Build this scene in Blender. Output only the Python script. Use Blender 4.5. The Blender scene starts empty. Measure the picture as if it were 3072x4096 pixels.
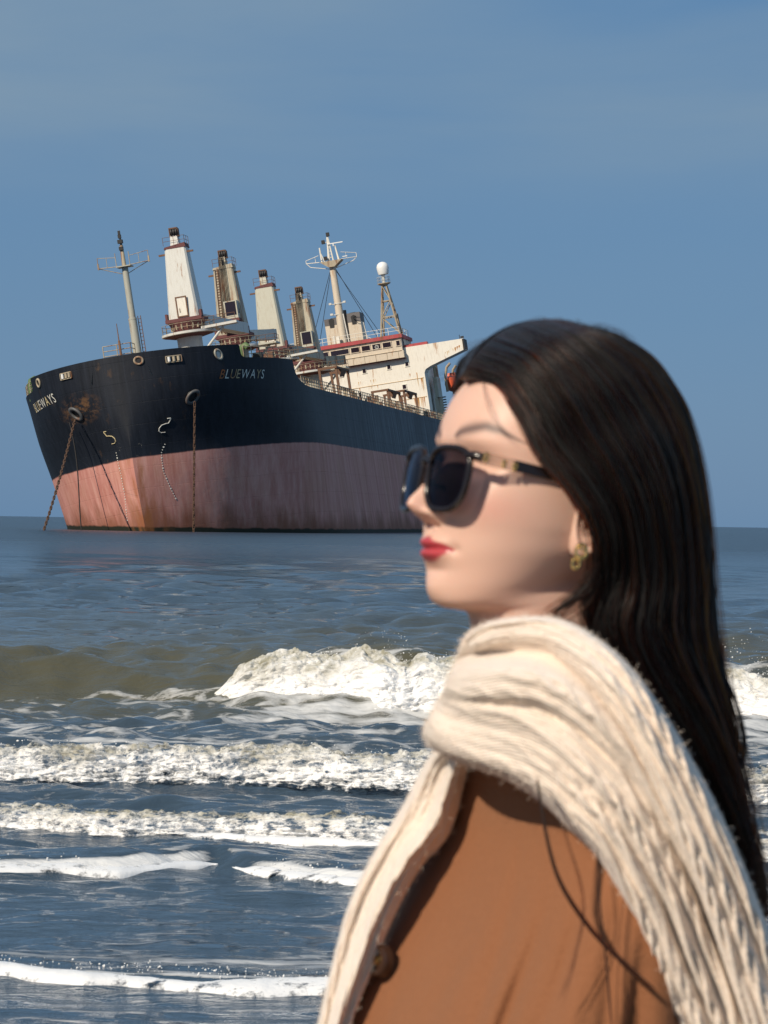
import bpy, bmesh, math, random
import numpy as np
from mathutils import Vector, Matrix

rng = np.random.default_rng(7)
random.seed(7)
SC = bpy.context.scene
COL = SC.collection

# ------------------------------------------------------------------ camera
FPX = 12400.0                      # focal length in pixels of the 3072 x 4096 frame (about a 109 mm lens)
ROLL = math.radians(0.87)
PITCH = math.atan(37.6 / FPX)
CAM = np.array([0.0, 0.0, 1.5])
cam_d = bpy.data.cameras.new('camera')
cam = bpy.data.objects.new('camera', cam_d)
COL.objects.link(cam)
cam_d.sensor_fit = 'VERTICAL'
cam_d.sensor_height = 36.0
cam_d.sensor_width = 27.0
cam_d.lens = 36.0 * FPX / 4096.0
cam_d.clip_start = 0.1
cam_d.clip_end = 30000.0
cam.matrix_world = (Matrix.Translation(Vector(CAM)) @ Matrix.Rotation(math.pi / 2 + PITCH, 4, 'X') @ Matrix.Rotation(ROLL, 4, 'Z'))
cam_d.dof.use_dof = True
cam_d.dof.focus_distance = 340.0
cam_d.dof.aperture_fstop = 29.0
SC.camera = cam

# ------------------------------------------------------------------ sky, sun, exposure
SUN_AZ = math.radians(41.0)        # to the left of straight behind the camera
SUN_EL = math.radians(35.0)
world = bpy.data.worlds.new('World')
SC.world = world
world.use_nodes = True
wn, wl = world.node_tree.nodes, world.node_tree.links
wn.clear()
wout = wn.new('ShaderNodeOutputWorld')
wbg = wn.new('ShaderNodeBackground')
wbg.inputs['Strength'].default_value = 0.1
sky = wn.new('ShaderNodeTexSky')
sky.sky_type = 'NISHITA'
sky.sun_disc = False
sky.sun_elevation = SUN_EL
sky.sun_rotation = math.pi + SUN_AZ
sky.air_density = 1.0
sky.dust_density = 0.6
sky.ozone_density = 2.0
# thin veil of grey-blue cloud drifting over the blue
tc = wn.new('ShaderNodeTexCoord')
mp = wn.new('ShaderNodeMapping')
mp.inputs['Scale'].default_value = (3.0, 3.0, 13.0)
mp.inputs['Location'].default_value = (0.3, 0.1, 0.25)
wl.new(tc.outputs['Generated'], mp.inputs['Vector'])
nz = wn.new('ShaderNodeTexNoise')
nz.inputs['Scale'].default_value = 1.15
nz.inputs['Detail'].default_value = 6.0
nz.inputs['Roughness'].default_value = 0.48
nz.inputs['Distortion'].default_value = 0.25
wl.new(mp.outputs['Vector'], nz.inputs['Vector'])
cr = wn.new('ShaderNodeValToRGB')
cr.color_ramp.elements[0].position = 0.33
cr.color_ramp.elements[0].color = (0, 0, 0, 1)
cr.color_ramp.elements[1].position = 0.60
cr.color_ramp.elements[1].color = (1, 1, 1, 1)
wl.new(nz.outputs['Fac'], cr.inputs['Fac'])
base_mix = wn.new('ShaderNodeMix')
base_mix.data_type = 'RGBA'
base_mix.inputs['Factor'].default_value = 0.88
base_mix.inputs['B'].default_value = (0.92, 2.12, 3.95, 1)
wl.new(sky.outputs['Color'], base_mix.inputs['A'])
cl_mix = wn.new('ShaderNodeMix')
cl_mix.data_type = 'RGBA'
cl_mix.inputs['B'].default_value = (2.15, 3.15, 4.2, 1)
# the sheet of cloud thickens above about five degrees
sepw = wn.new('ShaderNodeSeparateXYZ')
wl.new(tc.outputs['Generated'], sepw.inputs[0])
sheet = wn.new('ShaderNodeMapRange')
sheet.interpolation_type = 'SMOOTHSTEP'
sheet.inputs['From Min'].default_value = 0.092
sheet.inputs['From Max'].default_value = 0.135
sheet.inputs['To Min'].default_value = 0.10
sheet.inputs['To Max'].default_value = 1.0
wl.new(sepw.outputs[2], sheet.inputs['Value'])
mul = wn.new('ShaderNodeMath')
mul.operation = 'MULTIPLY'
wl.new(cr.outputs['Color'], mul.inputs[0])
wl.new(sheet.outputs['Result'], mul.inputs[1])
wl.new(mul.outputs[0], cl_mix.inputs['Factor'])
wl.new(base_mix.outputs['Result'], cl_mix.inputs['A'])
wl.new(cl_mix.outputs['Result'], wbg.inputs['Color'])
wl.new(wbg.outputs['Background'], wout.inputs['Surface'])

sun_d = bpy.data.lights.new('sun', 'SUN')
sun_d.energy = 4.4
sun_d.angle = math.radians(0.5)
sun_d.color = (1.0, 0.87, 0.70)
sun = bpy.data.objects.new('sun', sun_d)
COL.objects.link(sun)
to_sun = Vector((-math.sin(SUN_AZ) * math.cos(SUN_EL), -math.cos(SUN_AZ) * math.cos(SUN_EL), math.sin(SUN_EL)))
sun.rotation_euler = to_sun.to_track_quat('Z', 'Y').to_euler()
sun.location = (-20, -20, 30)

SC.view_settings.view_transform = 'Standard'
SC.view_settings.look = 'None'
SC.view_settings.exposure = 0.0
SC.view_settings.gamma = 1.0
SC.view_settings.use_curve_mapping = False
SC.render.engine = 'CYCLES'
SC.cycles.use_denoising = True
SC.cycles.max_bounces = 6
SC.cycles.diffuse_bounces = 3
SC.cycles.glossy_bounces = 3
SC.cycles.transmission_bounces = 4
SC.cycles.transparent_max_bounces = 8
SC.cycles.caustics_reflective = False
SC.cycles.caustics_refractive = False
SC.cycles.sample_clamp_indirect = 6.0

# ------------------------------------------------------------------ measuring helpers
cR, sR, cP, sP = math.cos(ROLL), math.sin(ROLL), math.cos(PITCH), math.sin(PITCH)
def at(u, v, Y):
    """world point at distance Y (metres in front of the camera) seen in direction u, v; arrays allowed"""
    u, v, Y = np.asarray(u, float), np.asarray(v, float), np.asarray(Y, float)
    dx, dz = (u - 1536) / FPX, -(v - 2048) / FPX
    x = dx * cR - dz * sR
    z = dx * sR + dz * cR
    y2, z2 = cP - z * sP, z * cP + sP
    k = Y / y2
    return np.stack(np.broadcast_arrays(x * k, Y, CAM[2] + z2 * k), -1)
def on_water(u, v):
    dx, dz = (u - 1536) / FPX, -(v - 2048) / FPX
    x = dx * cR - dz * sR
    z = dx * sR + dz * cR
    y2, z2 = cP - z * sP, z * cP + sP
    k = -CAM[2] / z2
    return x * k, y2 * k

# ------------------------------------------------------------------ numeric helpers
def hermite(xs, ys, x):
    xs, ys, x = np.asarray(xs, float), np.asarray(ys, float), np.asarray(x, float)
    d = np.diff(xs); m = np.diff(ys, axis=0) / (d if ys.ndim == 1 else d[:, None])
    t = np.zeros_like(ys); t[1:-1] = (m[:-1] + m[1:]) / 2; t[0] = m[0]; t[-1] = m[-1]
    if ys.ndim == 1:
        sign = m[:-1] * m[1:] <= 0
        t[1:-1][sign] *= 0.3
    i = np.clip(np.searchsorted(xs, x, side='right') - 1, 0, len(xs) - 2)
    h = d[i]; s = (x - xs[i]) / h
    if ys.ndim == 2:
        h = h[..., None]; s = s[..., None]
    return ((2 * s**3 - 3 * s**2 + 1) * ys[i] + (s**3 - 2 * s**2 + s) * h * t[i] + (-2 * s**3 + 3 * s**2) * ys[i + 1] + (s**3 - s**2) * h * t[i + 1])
def sstep(a, b, x):
    t = np.clip((np.asarray(x, float) - a) / (b - a), 0, 1)
    return t * t * (3 - 2 * t)
def _hash(ix, iy, iz, seed):
    n = (ix.astype(np.int64) * 374761393 + iy.astype(np.int64) * 668265263 + iz.astype(np.int64) * 2147483647 + seed * 974711) & 0xFFFFFFFF
    n = ((n ^ (n >> 13)) * 1274126177) & 0xFFFFFFFF
    n = ((n ^ (n >> 16)) * 2246822519) & 0xFFFFFFFF
    return ((n ^ (n >> 15)) & 0xFFFFFF) / float(0xFFFFFF)
def vnoise(x, y, z=0.0, seed=0):
    x, y, z = np.broadcast_arrays(np.asarray(x, float), np.asarray(y, float), np.asarray(z, float))
    ix, iy, iz = np.floor(x), np.floor(y), np.floor(z)
    fx, fy, fz = x - ix, y - iy, z - iz
    fx, fy, fz = [f * f * f * (f * (f * 6 - 15) + 10) for f in (fx, fy, fz)]
    r = 0
    for a in (0, 1):
        for b in (0, 1):
            for c in (0, 1):
                w = (fx if a else 1 - fx) * (fy if b else 1 - fy) * (fz if c else 1 - fz)
                r = r + w * _hash(ix + a, iy + b, iz + c, seed)
    return r * 2 - 1
def fbm(x, y, z=0.0, octs=4, seed=0, gain=0.5, billow=False):
    r, amp, f = 0, 1.0, 1.0
    for o in range(octs):
        n = vnoise(x * f, y * f, z * f, seed + o * 17)
        r = r + amp * ((np.abs(n) * 2 - 0.6) if billow else n)
        amp *= gain; f *= 2.03
    return r

# ------------------------------------------------------------------ mesh helpers
def tag(o, label=None, cat=None, group=None, kind=None):
    if label: o['label'] = label
    if cat: o['category'] = cat
    if group: o['group'] = group
    if kind: o['kind'] = kind
    return o
def empty(name, mw=None, parent=None):
    o = bpy.data.objects.new(name, None); COL.objects.link(o)
    o.empty_display_size = 0.2
    if parent: o.parent = parent
    if mw is not None: o.matrix_world = mw
    return o
class MB:
    def __init__(self): self.v = []; self.f = []; self.m = []; self.cur = 0
    def add(self, vs, fs):
        b = len(self.v); self.v.extend([tuple(map(float, q)) for q in vs])
        self.f.extend([tuple(i + b for i in f) for f in fs]); self.m.extend([self.cur] * len(fs))
        return self
    def box(self, c, size, rot=None, taper=None):
        c = np.array(c, float); h = np.array(size, float) / 2; vs = []
        for z in (-1, 1):
            k = (taper if (taper and z > 0) else 1.0)
            for x, y in ((-1, -1), (1, -1), (1, 1), (-1, 1)):
                q = np.array([x * h[0] * k, y * h[1] * k, z * h[2]])
                if rot is not None: q = np.array(rot @ Vector(q))
                vs.append(c + q)
        return self.add(vs, [(3, 2, 1, 0), (4, 5, 6, 7), (0, 1, 5, 4), (1, 2, 6, 5), (2, 3, 7, 6), (3, 0, 4, 7)])
    def tube(self, p0, p1, r0, r1=None, n=10, cap=True):
        r1 = r0 if r1 is None else r1
        p0, p1 = np.array(p0, float), np.array(p1, float); d = p1 - p0; L = np.linalg.norm(d)
        if L < 1e-9: return self
        d /= L; a = np.cross(d, (0, 0, 1.0) if abs(d[2]) < .9 else (1.0, 0, 0)); a /= np.linalg.norm(a); b = np.cross(d, a)
        vs = [];
        for p, r in ((p0, r0), (p1, r1)):
            for i in range(n):
                t = 2 * math.pi * i / n; vs.append(p + r * (math.cos(t) * a + math.sin(t) * b))
        fs = [(i, (i + 1) % n, n + (i + 1) % n, n + i) for i in range(n)]
        if cap: fs += [tuple(range(n - 1, -1, -1)), tuple(range(n, 2 * n))]
        return self.add(vs, fs)
    def path(self, pts, r, n=6):
        pts = np.array(pts, float); r = np.broadcast_to(r, (len(pts),))
        vs, prev = [], None
        for i, p in enumerate(pts):
            d = pts[min(i + 1, len(pts) - 1)] - pts[max(i - 1, 0)]; d = d / (np.linalg.norm(d) + 1e-12)
            if prev is None: prev = np.cross(d, (0.3, 0.2, 0.93))
            a = prev - d * (prev @ d); a /= np.linalg.norm(a) + 1e-12; prev = a; b = np.cross(d, a)
            for k in range(n):
                t = 2 * math.pi * k / n; vs.append(p + r[i] * (math.cos(t) * a + math.sin(t) * b))
        fs = [(i * n + k, i * n + (k + 1) % n, (i + 1) * n + (k + 1) % n, (i + 1) * n + k) for i in range(len(pts) - 1) for k in range(n)]
        fs += [tuple(range(n - 1, -1, -1)), tuple((len(pts) - 1) * n + k for k in range(n))]
        return self.add(vs, fs)
    def lathe(self, prof, c=(0, 0, 0), n=24, cap=True):
        vs = [(c[0] + r * math.cos(2 * math.pi * i / n), c[1] + r * math.sin(2 * math.pi * i / n), c[2] + z) for r, z in prof for i in range(n)]
        fs = [(j * n + i, j * n + (i + 1) % n, (j + 1) * n + (i + 1) % n, (j + 1) * n + i) for j in range(len(prof) - 1) for i in range(n)]
        if cap: fs += [tuple(range(n - 1, -1, -1)), tuple((len(prof) - 1) * n + i for i in range(n))]
        return self.add(vs, fs)
    def prism(self, poly, y0, y1):
        """polygon in local x, z pushed along y"""
        n = len(poly); vs = [(x, y0, z) for x, z in poly] + [(x, y1, z) for x, z in poly]
        return self.add(vs, [tuple(range(n)), tuple(range(2 * n - 1, n - 1, -1))] + [(i, n + i, n + (i + 1) % n, (i + 1) % n) for i in range(n)])
    def torus(self, c, R, r, ax=(0, 0, 1), n=16, k=8, sx=1.0, sy=1.0):
        q = Vector((0, 0, 1)).rotation_difference(Vector(ax)).to_matrix(); vs = []
        for i in range(n):
            t = 2 * math.pi * i / n
            for j in range(k):
                s = 2 * math.pi * j / k; rr = R + r * math.cos(s)
                vs.append(np.array(c) + np.array(q @ Vector((rr * math.cos(t) * sx, rr * math.sin(t) * sy, r * math.sin(s)))))
        return self.add(vs, [(i * k + j, ((i + 1) % n) * k + j, ((i + 1) % n) * k + (j + 1) % k, i * k + (j + 1) % k) for i in range(n) for j in range(k)])
    def build(self, name, mats, parent=None, smooth=None, bevel=0):
        me = bpy.data.meshes.new(name); me.from_pydata(self.v, [], self.f); 
        mats = mats if isinstance(mats, (list, tuple)) else [mats]
        for m in mats: me.materials.append(m)
        if len(mats) > 1: me.polygons.foreach_set('material_index', self.m)
        o = bpy.data.objects.new(name, me); COL.objects.link(o)
        if parent: o.parent = parent
        finish(me, smooth)
        if bevel:
            b = o.modifiers.new('bevel', 'BEVEL'); b.width = bevel; b.segments = 2; b.limit_method = 'ANGLE'
        return o
def finish(me, smooth):
    bm = bmesh.new(); bm.from_mesh(me); bmesh.ops.recalc_face_normals(bm, faces=bm.faces)
    if smooth is not None:
        for f in bm.faces: f.smooth = True
        for e in bm.edges:
            if len(e.link_faces) == 2 and e.calc_face_angle(0) > math.radians(smooth): e.smooth = False
    bm.to_mesh(me); bm.free()
def grid_faces(nr, nc, wrap=False):
    i = np.arange(nr - 1)[:, None]; j = np.arange(nc if wrap else nc - 1)[None, :]; jn = (j + 1) % nc
    return np.stack([i * nc + j, i * nc + jn, (i + 1) * nc + jn, (i + 1) * nc + j], -1).reshape(-1, 4)
def np_mesh(name, V, Fq, mats, parent=None, smooth=True, attrs=None, link=True):
    V = np.ascontiguousarray(V, np.float32); Fq = np.ascontiguousarray(Fq, np.int32)
    me = bpy.data.meshes.new(name); k = Fq.shape[1]
    me.vertices.add(len(V)); me.vertices.foreach_set('co', V.ravel())
    me.loops.add(Fq.size); me.loops.foreach_set('vertex_index', Fq.ravel())
    me.polygons.add(len(Fq)); me.polygons.foreach_set('loop_start', np.arange(0, Fq.size, k, dtype=np.int32))
    if smooth: me.polygons.foreach_set('use_smooth', np.ones(len(Fq), bool))
    for m in (mats if isinstance(mats, (list, tuple)) else [mats]): me.materials.append(m)
    for nm, arr in (attrs or {}).items():
        at_ = me.attributes.new(nm, 'FLOAT', 'POINT'); at_.data.foreach_set('value', np.ascontiguousarray(arr, np.float32).ravel())
    me.update(calc_edges=True); me.validate()
    o = bpy.data.objects.new(name, me)
    if link: COL.objects.link(o)
    if parent: o.parent = parent
    return o

# ------------------------------------------------------------------ material helpers
class NT:
    def __init__(self, name):
        self.m = bpy.data.materials.new(name); self.m.use_nodes = True; self.t = self.m.node_tree
        self.b = self.t.nodes['Principled BSDF']; self.out = self.t.nodes['Material Output']
    def n(self, typ, **kw):
        x = self.t.nodes.new(typ)
        for k, v in kw.items():
            if k.startswith('_'): setattr(x, k[1:], v)
            else: x.inputs[k.replace('__', ' ')].default_value = v
        return x
    def l(self, a, b): self.t.links.new(a, b); return self
    def coord(self, scale=(1, 1, 1), kind='Object', loc=(0, 0, 0), rot=(0, 0, 0)):
        c = self.n('ShaderNodeTexCoord'); m = self.n('ShaderNodeMapping'); m.inputs['Scale'].default_value = scale
        m.inputs['Location'].default_value = loc; m.inputs['Rotation'].default_value = rot
        self.l(c.outputs[kind], m.inputs['Vector']); return m.outputs['Vector']
    def noise(self, vec, scale, detail=4, rough=0.55, dist=0.0):
        x = self.n('ShaderNodeTexNoise', Scale=scale, Detail=detail, Roughness=rough, Distortion=dist); self.l(vec, x.inputs['Vector']); return x.outputs['Fac']
    def ramp(self, fac, stops):
        x = self.n('ShaderNodeValToRGB'); e = x.color_ramp.elements
        while len(e) < len(stops): e.new(0.5)
        for q, (p, c) in zip(e, stops):
            q.position = p; q.color = tuple(c) + (1,) if not isinstance(c, (int, float)) else (c, c, c, 1)
        self.l(fac, x.inputs['Fac']); return x.outputs['Color']
    def mix(self, fac, A, B, mode='MIX'):
        x = self.n('ShaderNodeMix', _data_type='RGBA', _blend_type=mode)
        for s, val in (('Factor', fac), ('A', A), ('B', B)):
            k = x.inputs[s] if s == 'Factor' else [i for i in x.inputs if i.name == s and i.type == 'RGBA'][0]
            if isinstance(val, bpy.types.NodeSocket): self.l(val, k)
            elif isinstance(val, (int, float)): k.default_value = val if s == 'Factor' else (val, val, val, 1)
            else: k.default_value = tuple(val) + ((1,) if len(val) == 3 else ())
        return [o for o in x.outputs if o.type == 'RGBA'][0]
    def math(self, op, a, b=0.0, clamp=False):
        x = self.n('ShaderNodeMath', _operation=op, _use_clamp=clamp)
        for i, val in enumerate((a, b)):
            if isinstance(val, bpy.types.NodeSocket): self.l(val, x.inputs[i])
            else: x.inputs[i].default_value = val
        return x.outputs[0]
    def attr(self, name):
        x = self.n('ShaderNodeAttribute'); x.attribute_name = name; return x.outputs['Fac']
    def sep(self, vec):
        x = self.n('ShaderNodeSeparateXYZ'); self.l(vec, x.inputs[0]); return x.outputs
    def bump(self, h, strength=0.3, dist=0.05):
        x = self.n('ShaderNodeBump', Strength=strength, Distance=dist); self.l(h, x.inputs['Height']); self.l(x.outputs['Normal'], self.b.inputs['Normal']); return x
    def set(self, **kw):
        for k, v in kw.items():
            s = self.b.inputs[k.replace('__', ' ')]
            if isinstance(v, bpy.types.NodeSocket): self.l(v, s)
            else: s.default_value = v if isinstance(v, (int, float)) else (tuple(v) + (1,) if (len(v) == 3 and s.type == 'RGBA') else v)
        return self
def simple(name, col, rough=0.6, metal=0.0, var=0.15, scale=3.0, rust=0.0, streak=True, rustcol=(0.20, 0.075, 0.03)):
    """painted or bare surface with uneven tone and, if asked for, rust running down it"""
    M = NT(name); v = M.coord()
    n1 = M.noise(v, scale, 5); c = M.mix(M.math('MULTIPLY', n1, 1.0), tuple(x * (1 - var) for x in col), tuple(min(1, x * (1 + var)) for x in col))
    if rust:
        vs = M.coord((1.0, 1.0, 0.12 if streak else 1.0)); n2 = M.noise(vs, 1.6, 7, 0.65)
        c = M.mix(M.ramp(n2, [(0.62 - rust * 0.22, 0.0), (0.72 - rust * 0.12, 1.0)]), c, rustcol)
        n3 = M.noise(M.coord((1.5, 1.5, 0.2)), 3.0, 6, 0.7)
        c = M.mix(M.math('MULTIPLY', M.ramp(n3, [(0.5, 0.0), (0.75, 1.0)]), 0.35), c, (0.33, 0.25, 0.16))
    M.set(Base__Color=c, Roughness=rough, Metallic=metal); return M.m

# ================================================================== SEA
def line(pts):
    q = sorted(on_water(x * 4, y * 4) for x, y in pts); return np.array([a[0] for a in q]), np.array([a[1] for a in q])
L1 = line([(-300, 698), (120, 704), (235, 708), (440, 716), (760, 730), (1100, 744)])
L2 = line([(-400, 774), (0, 783), (210, 786), (420, 792), (760, 807), (1200, 824)])
L3 = line([(-500, 818), (0, 832), (200, 839), (385, 848), (760, 863), (1200, 880)])
L4 = line([(-500, 884), (0, 876), (120, 874), (215, 867), (245, 874), (365, 888), (760, 906), (1200, 925)])
L5 = line([(-600, 972), (0, 980), (90, 987), (150, 986), (260, 993), (330, 996), (760, 1012), (1300, 1035)])
def crest(L, x): return np.interp(x, *L)

X1 = on_water(232 * 4, 708 * 4)[0]           # where the big wave starts to break
def swell(x, y, lod=0.0):
    """height of the water surface"""
    z = np.zeros_like(x)
    def roll(yc, amp, wf, wb):
        d = y - yc
        return amp * np.exp(-(d / np.where(d < 0, wf, wb))**2)
    wob = 0.25 * vnoise(x * 0.55, 3.1, seed=5)
    a1 = np.interp(x, [-9, -4.5, -3.0, X1, 0.5, 4, 9], [0.10, 0.22, 0.33, 0.44, 0.44, 0.40, 0.25])
    z += roll(crest(L1, x) + 0.95 + wob * 0.3, a1, 0.62, 1.9)
    z += roll(crest(L2, x) + 0.34, 0.085 + 0.03 * vnoise(x * 1.1, 0.2, seed=9), 0.26, 0.9)
    z += roll(crest(L3, x) + 0.24, 0.05, 0.2, 0.7)
    z += roll(crest(L4, x) + 0.16, 0.06, 0.17, 0.6)
    z += roll(crest(L5, x) + 0.12, 0.030, 0.13, 0.5)
    # older swells lifting offshore
    for y0, am, k, w_ in ((30.5, 0.13, 0.10, 1.6), (37, 0.15, -0.05, 2.0), (46, 0.12, 0.06, 2.4), (60, 0.10, -0.03, 3.0), (85, 0.10, 0.02, 4.0), (120, 0.12, -0.04, 6.0), (170, .12, .03, 8.0)):
        m = 0.45 + 0.55 * vnoise(x * 4.0 / y0 + y0, y0, seed=3)
        z += roll(y0 + k * x + 0.8 * vnoise(x * 8 / y0, y0 * 1.3, seed=4), am * np.clip(m, 0, 1), w_ * 0.7, w_)
    return z
_comp = []
_r = np.random.default_rng(11)
for i in range(130):
    lam = 0.13 * (26.0 ** (_r.random() ** 1.25)); th = _r.normal(0, 0.62); k = 2 * math.pi / lam
    _comp.append((k * math.sin(th), k * math.cos(th), lam, (0.0115 * lam ** 0.8 if lam < 0.9 else 0.0075 * lam ** 0.6) * _r.uniform(0.5, 1.3), _r.uniform(0, 6.28)))
def chop(x, y, dy):
    z = np.zeros_like(x); calm = 0.30 + 0.25 * sstep(9.5, 22, y) + 0.45 * sstep(23.5, 28, y)
    gust = 0.75 + 0.5 * vnoise(x * 0.25, y * 0.12, seed=8)
    for kx, ky, lam, am, ph in _comp:
        f = np.clip((lam / (dy * 2.2) - 0.7), 0, 1)
        if f.max() <= 0: continue
        z += f * am * np.sin(kx * x + ky * y + ph + 0.7 * vnoise(x * 0.5 / lam, y * 0.35 / lam, seed=2))
    return z * calm * gust * (1 + 1.6 * sstep(35, 160, y))
ys = [8.2]
while ys[-1] < 420: ys.append(ys[-1] + max(0.016, ys[-1] ** 2 / 9600))
ys = np.array(ys); NC = 620
xi = np.linspace(-1, 1, NC)
Yg = np.repeat(ys[:, None], NC, 1)
Xg = (0.72 * xi + 0.28 * xi ** 3)[None, :] * (0.30 * Yg + 4.0)
dY = np.repeat(np.gradient(ys)[:, None], NC, 1)
Zg = swell(Xg, Yg) + chop(Xg, Yg, dY)
Zg *= 1 - sstep(300, 420, Yg)
edge = sstep(8.2, 9.0, Yg); Zg = Zg * edge
# how much foam lies on the surface (stretched, torn patches drifting between the breakers)
def foam_field(x, y):
    f = np.zeros_like(x)
    d1, d2, d3, d4, d5 = [y - crest(L, x) for L in (L1, L2, L3, L4, L5)]
    def band(d, a, b, s0, s1): return sstep(a, a + s0, d) * (1 - sstep(b - s1, b, d))
    broken = sstep(X1 - 0.5, X1 + 0.4, x)
    f = np.maximum(f, band(d1, -2.5, 0.35, 1.2, 0.2) * (0.38 + 0.12 * broken))
    f = np.maximum(f, band(d1, -7.5, -1.0, 2.5, 1.5) * 0.43)
    f = np.maximum(f, band(d1, 0.1, 1.8, 0.2, 1.2) * 0.52 * broken)
    f = np.maximum(f, band(d2, 0.05, 0.5, 0.1, 0.2) * 0.62)
    f = np.maximum(f, band(d2, 0.1, 2.2, 0.2, 1.4) * 0.42)
    f = np.maximum(f, band(d2, -1.3, -0.1, 0.5, 0.4) * 0.30)
    f = np.maximum(f, band(d3, 0.03, 0.35, 0.05, 0.15) * 0.62)
    f = np.maximum(f, band(d3, 0.1, 1.2, 0.1, 0.8) * 0.40)
    g4 = 1 - 0.75 * np.exp(-((x - on_water(228 * 4, 868 * 4)[0]) / 0.16)**2)
    f = np.maximum(f, band(d4, -0.02, 0.16, 0.02, 0.1) * 0.8 * g4)
    f = np.maximum(f, band(d4, 0.05, 0.7, 0.1, 0.5) * 0.36)
    f = np.maximum(f, band(d5, 0.05, 0.40, 0.05, 0.3) * 0.52)
    f = np.maximum(f, band(d5, 0.2, 1.5, 0.2, 0.9) * 0.40)
    return f
Fg = foam_field(Xg, Yg)
Fg = np.where(Yg < 28, Fg, 0)
V = np.stack([Xg, Yg, Zg], -1).reshape(-1, 3)
W = NT('sea_water')
pos = W.coord()
py = W.sep(pos)[1]
silt = W.math('ADD', W.ramp(W.math('MULTIPLY', py, 1 / 120.0), [(0.09, 0.10), (0.188, 0.22), (0.202, 0.95), (0.28, 0.8), (0.42, 0.25), (0.9, 0.05)]), W.math('MULTIPLY', W.math('SUBTRACT', W.noise(W.coord((0.12, 0.3, 1)), 1.0, 3), 0.5), 0.3), True)
wcol = W.mix(silt, (0.028, 0.056, 0.092), (0.088, 0.080, 0.044))
foam = W.attr('foam')
lace = W.n('ShaderNodeTexVoronoi', Scale=1.0, Randomness=1.0, _feature='DISTANCE_TO_EDGE')
warp = W.mix(0.10, W.coord((2.6, 3.4, 1.0)), W.n('ShaderNodeTexNoise', Scale=2.5, Detail=4).outputs['Color'], 'ADD')
W.l(warp, lace.inputs['Vector'])
lc = W.ramp(lace.outputs['Distance'], [(0.0, 1.0), (0.16, 0.35), (0.42, 0.0)])
pn = W.noise(W.coord((0.9, 3.4, 1)), 1.2, 8, 0.66, 0.9)
fine = W.noise(W.coord((9, 14, 9)), 1.5, 4, 0.6)
sc_ = W.math('ADD', W.math('ADD', W.math('MULTIPLY', lc, 0.16), W.math('MULTIPLY', pn, 1.0)), W.math('MULTIPLY', fine, 0.22))
# 0.5 + 0.11 ... the more foam there is, the lower the bar
bar = W.math('SUBTRACT', W.math('ADD', sc_, W.math('MULTIPLY', foam, 1.05)), 1.13)
fm = W.math('MULTIPLY', W.ramp(W.math('MULTIPLY', bar, 1.0), [(0.0, 0.0), (0.05, 0.30), (0.14, 0.6), (0.34, 0.9)]), W.ramp(foam, [(0.02, 0.0), (0.12, 1.0)]))
rip1 = W.noise(W.coord((3.0, 7.5, 3.0)), 1.3, 5, 0.6, 0.5)
rip2 = W.noise(W.coord((0.7, 1.1, 1.0)), 1.0, 5, 0.62, 0.3)
rip3 = W.noise(W.coord((0.05, 0.16, 1.0)), 1.0, 4, 0.6, 0.2)
far = W.ramp(W.math('MULTIPLY', py, 1 / 260.0), [(0.10, 0.0), (0.45, 1.0)])
farther = W.ramp(W.math('MULTIPLY', py, 1 / 2000.0), [(0.1, 0.0), (0.8, 1.0)])
hgt = W.math('ADD', W.math('ADD', W.math('MULTIPLY', rip1, 0.030), W.math('MULTIPLY', W.math('MULTIPLY', rip2, far), 0.42)), W.math('MULTIPLY', W.math('MULTIPLY', rip3, farther), 1.6))
W.bump(W.math('ADD', hgt, W.math('MULTIPLY', fm, 0.012)), 1.0, 1.0)
W.set(Base__Color=W.mix(fm, wcol, (0.80, 0.80, 0.79)), Roughness=W.mix(fm, W.ramp(W.math('MULTIPLY', py, 1 / 400.0), [(0.05, 0.05), (0.25, 0.10), (0.5, 0.30)]), 0.85), IOR=1.45)
SEA = W.m
sea = np_mesh('sea', V, grid_faces(len(ys), NC), SEA, attrs={'foam': Fg.reshape(-1)})
tag(sea, 'blue grey sea with brown silty shallows and lines of small breakers', 'sea', kind='structure')
# open water from there to the horizon and to both sides: one sheet, left open where the modelled surface lies
def far_rows(xa, xb, ya, yb): return [(xa, ya, 0), (xb, ya, 0), (xb, yb, 0), (xa, yb, 0)]
fv, ff = [], []
def e(y): return 0.30 * y + 4.0
for quad in ([(-e(8.2), 8.2), (-e(420), 420), (-9000, 420), (-9000, 8.2)], [(e(8.2), 8.2), (9000, 8.2), (9000, 420), (e(420), 420)], [(-9000, 420), (-e(420), 420), (e(420), 420), (9000, 420), (9000, 9000), (-9000, 9000)]):
    b = len(fv); fv += [(x, y, -0.004) for x, y in quad]; ff.append(tuple(range(b, b + len(quad))))
mb = MB(); mb.add(fv, ff)
fs = mb.build('open_sea', SEA); tag(fs, 'open blue sea reaching the horizon behind the ship', 'sea', kind='structure')

# beach under the camera and the woman
S_ = NT('wet_sand'); sv = S_.coord()
S_.set(Base__Color=S_.mix(S_.noise(sv, 2.0, 6), (0.10, 0.085, 0.065), (0.16, 0.135, 0.10)), Roughness=0.35)
S_.bump(S_.noise(sv, 14.0, 5), 0.4, 0.02)
bx = np.linspace(-60, 60, 121); by = np.linspace(-40, 9.2, 100)
BX, BY = np.meshgrid(bx, by); BZ = np.interp(BY, [-40, 0, 6, 8.2, 8.8, 9.2], [1.2, 0.10, 0.025, 0.012, -0.02, -0.06]) + 0.004 * fbm(BX * .4, BY * .5)
beach = np_mesh('beach', np.stack([BX, BY, BZ], -1).reshape(-1, 3), grid_faces(100, 121), S_.m)
tag(beach, 'wet brown sand sloping into the surf', 'beach', kind='structure')

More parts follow.
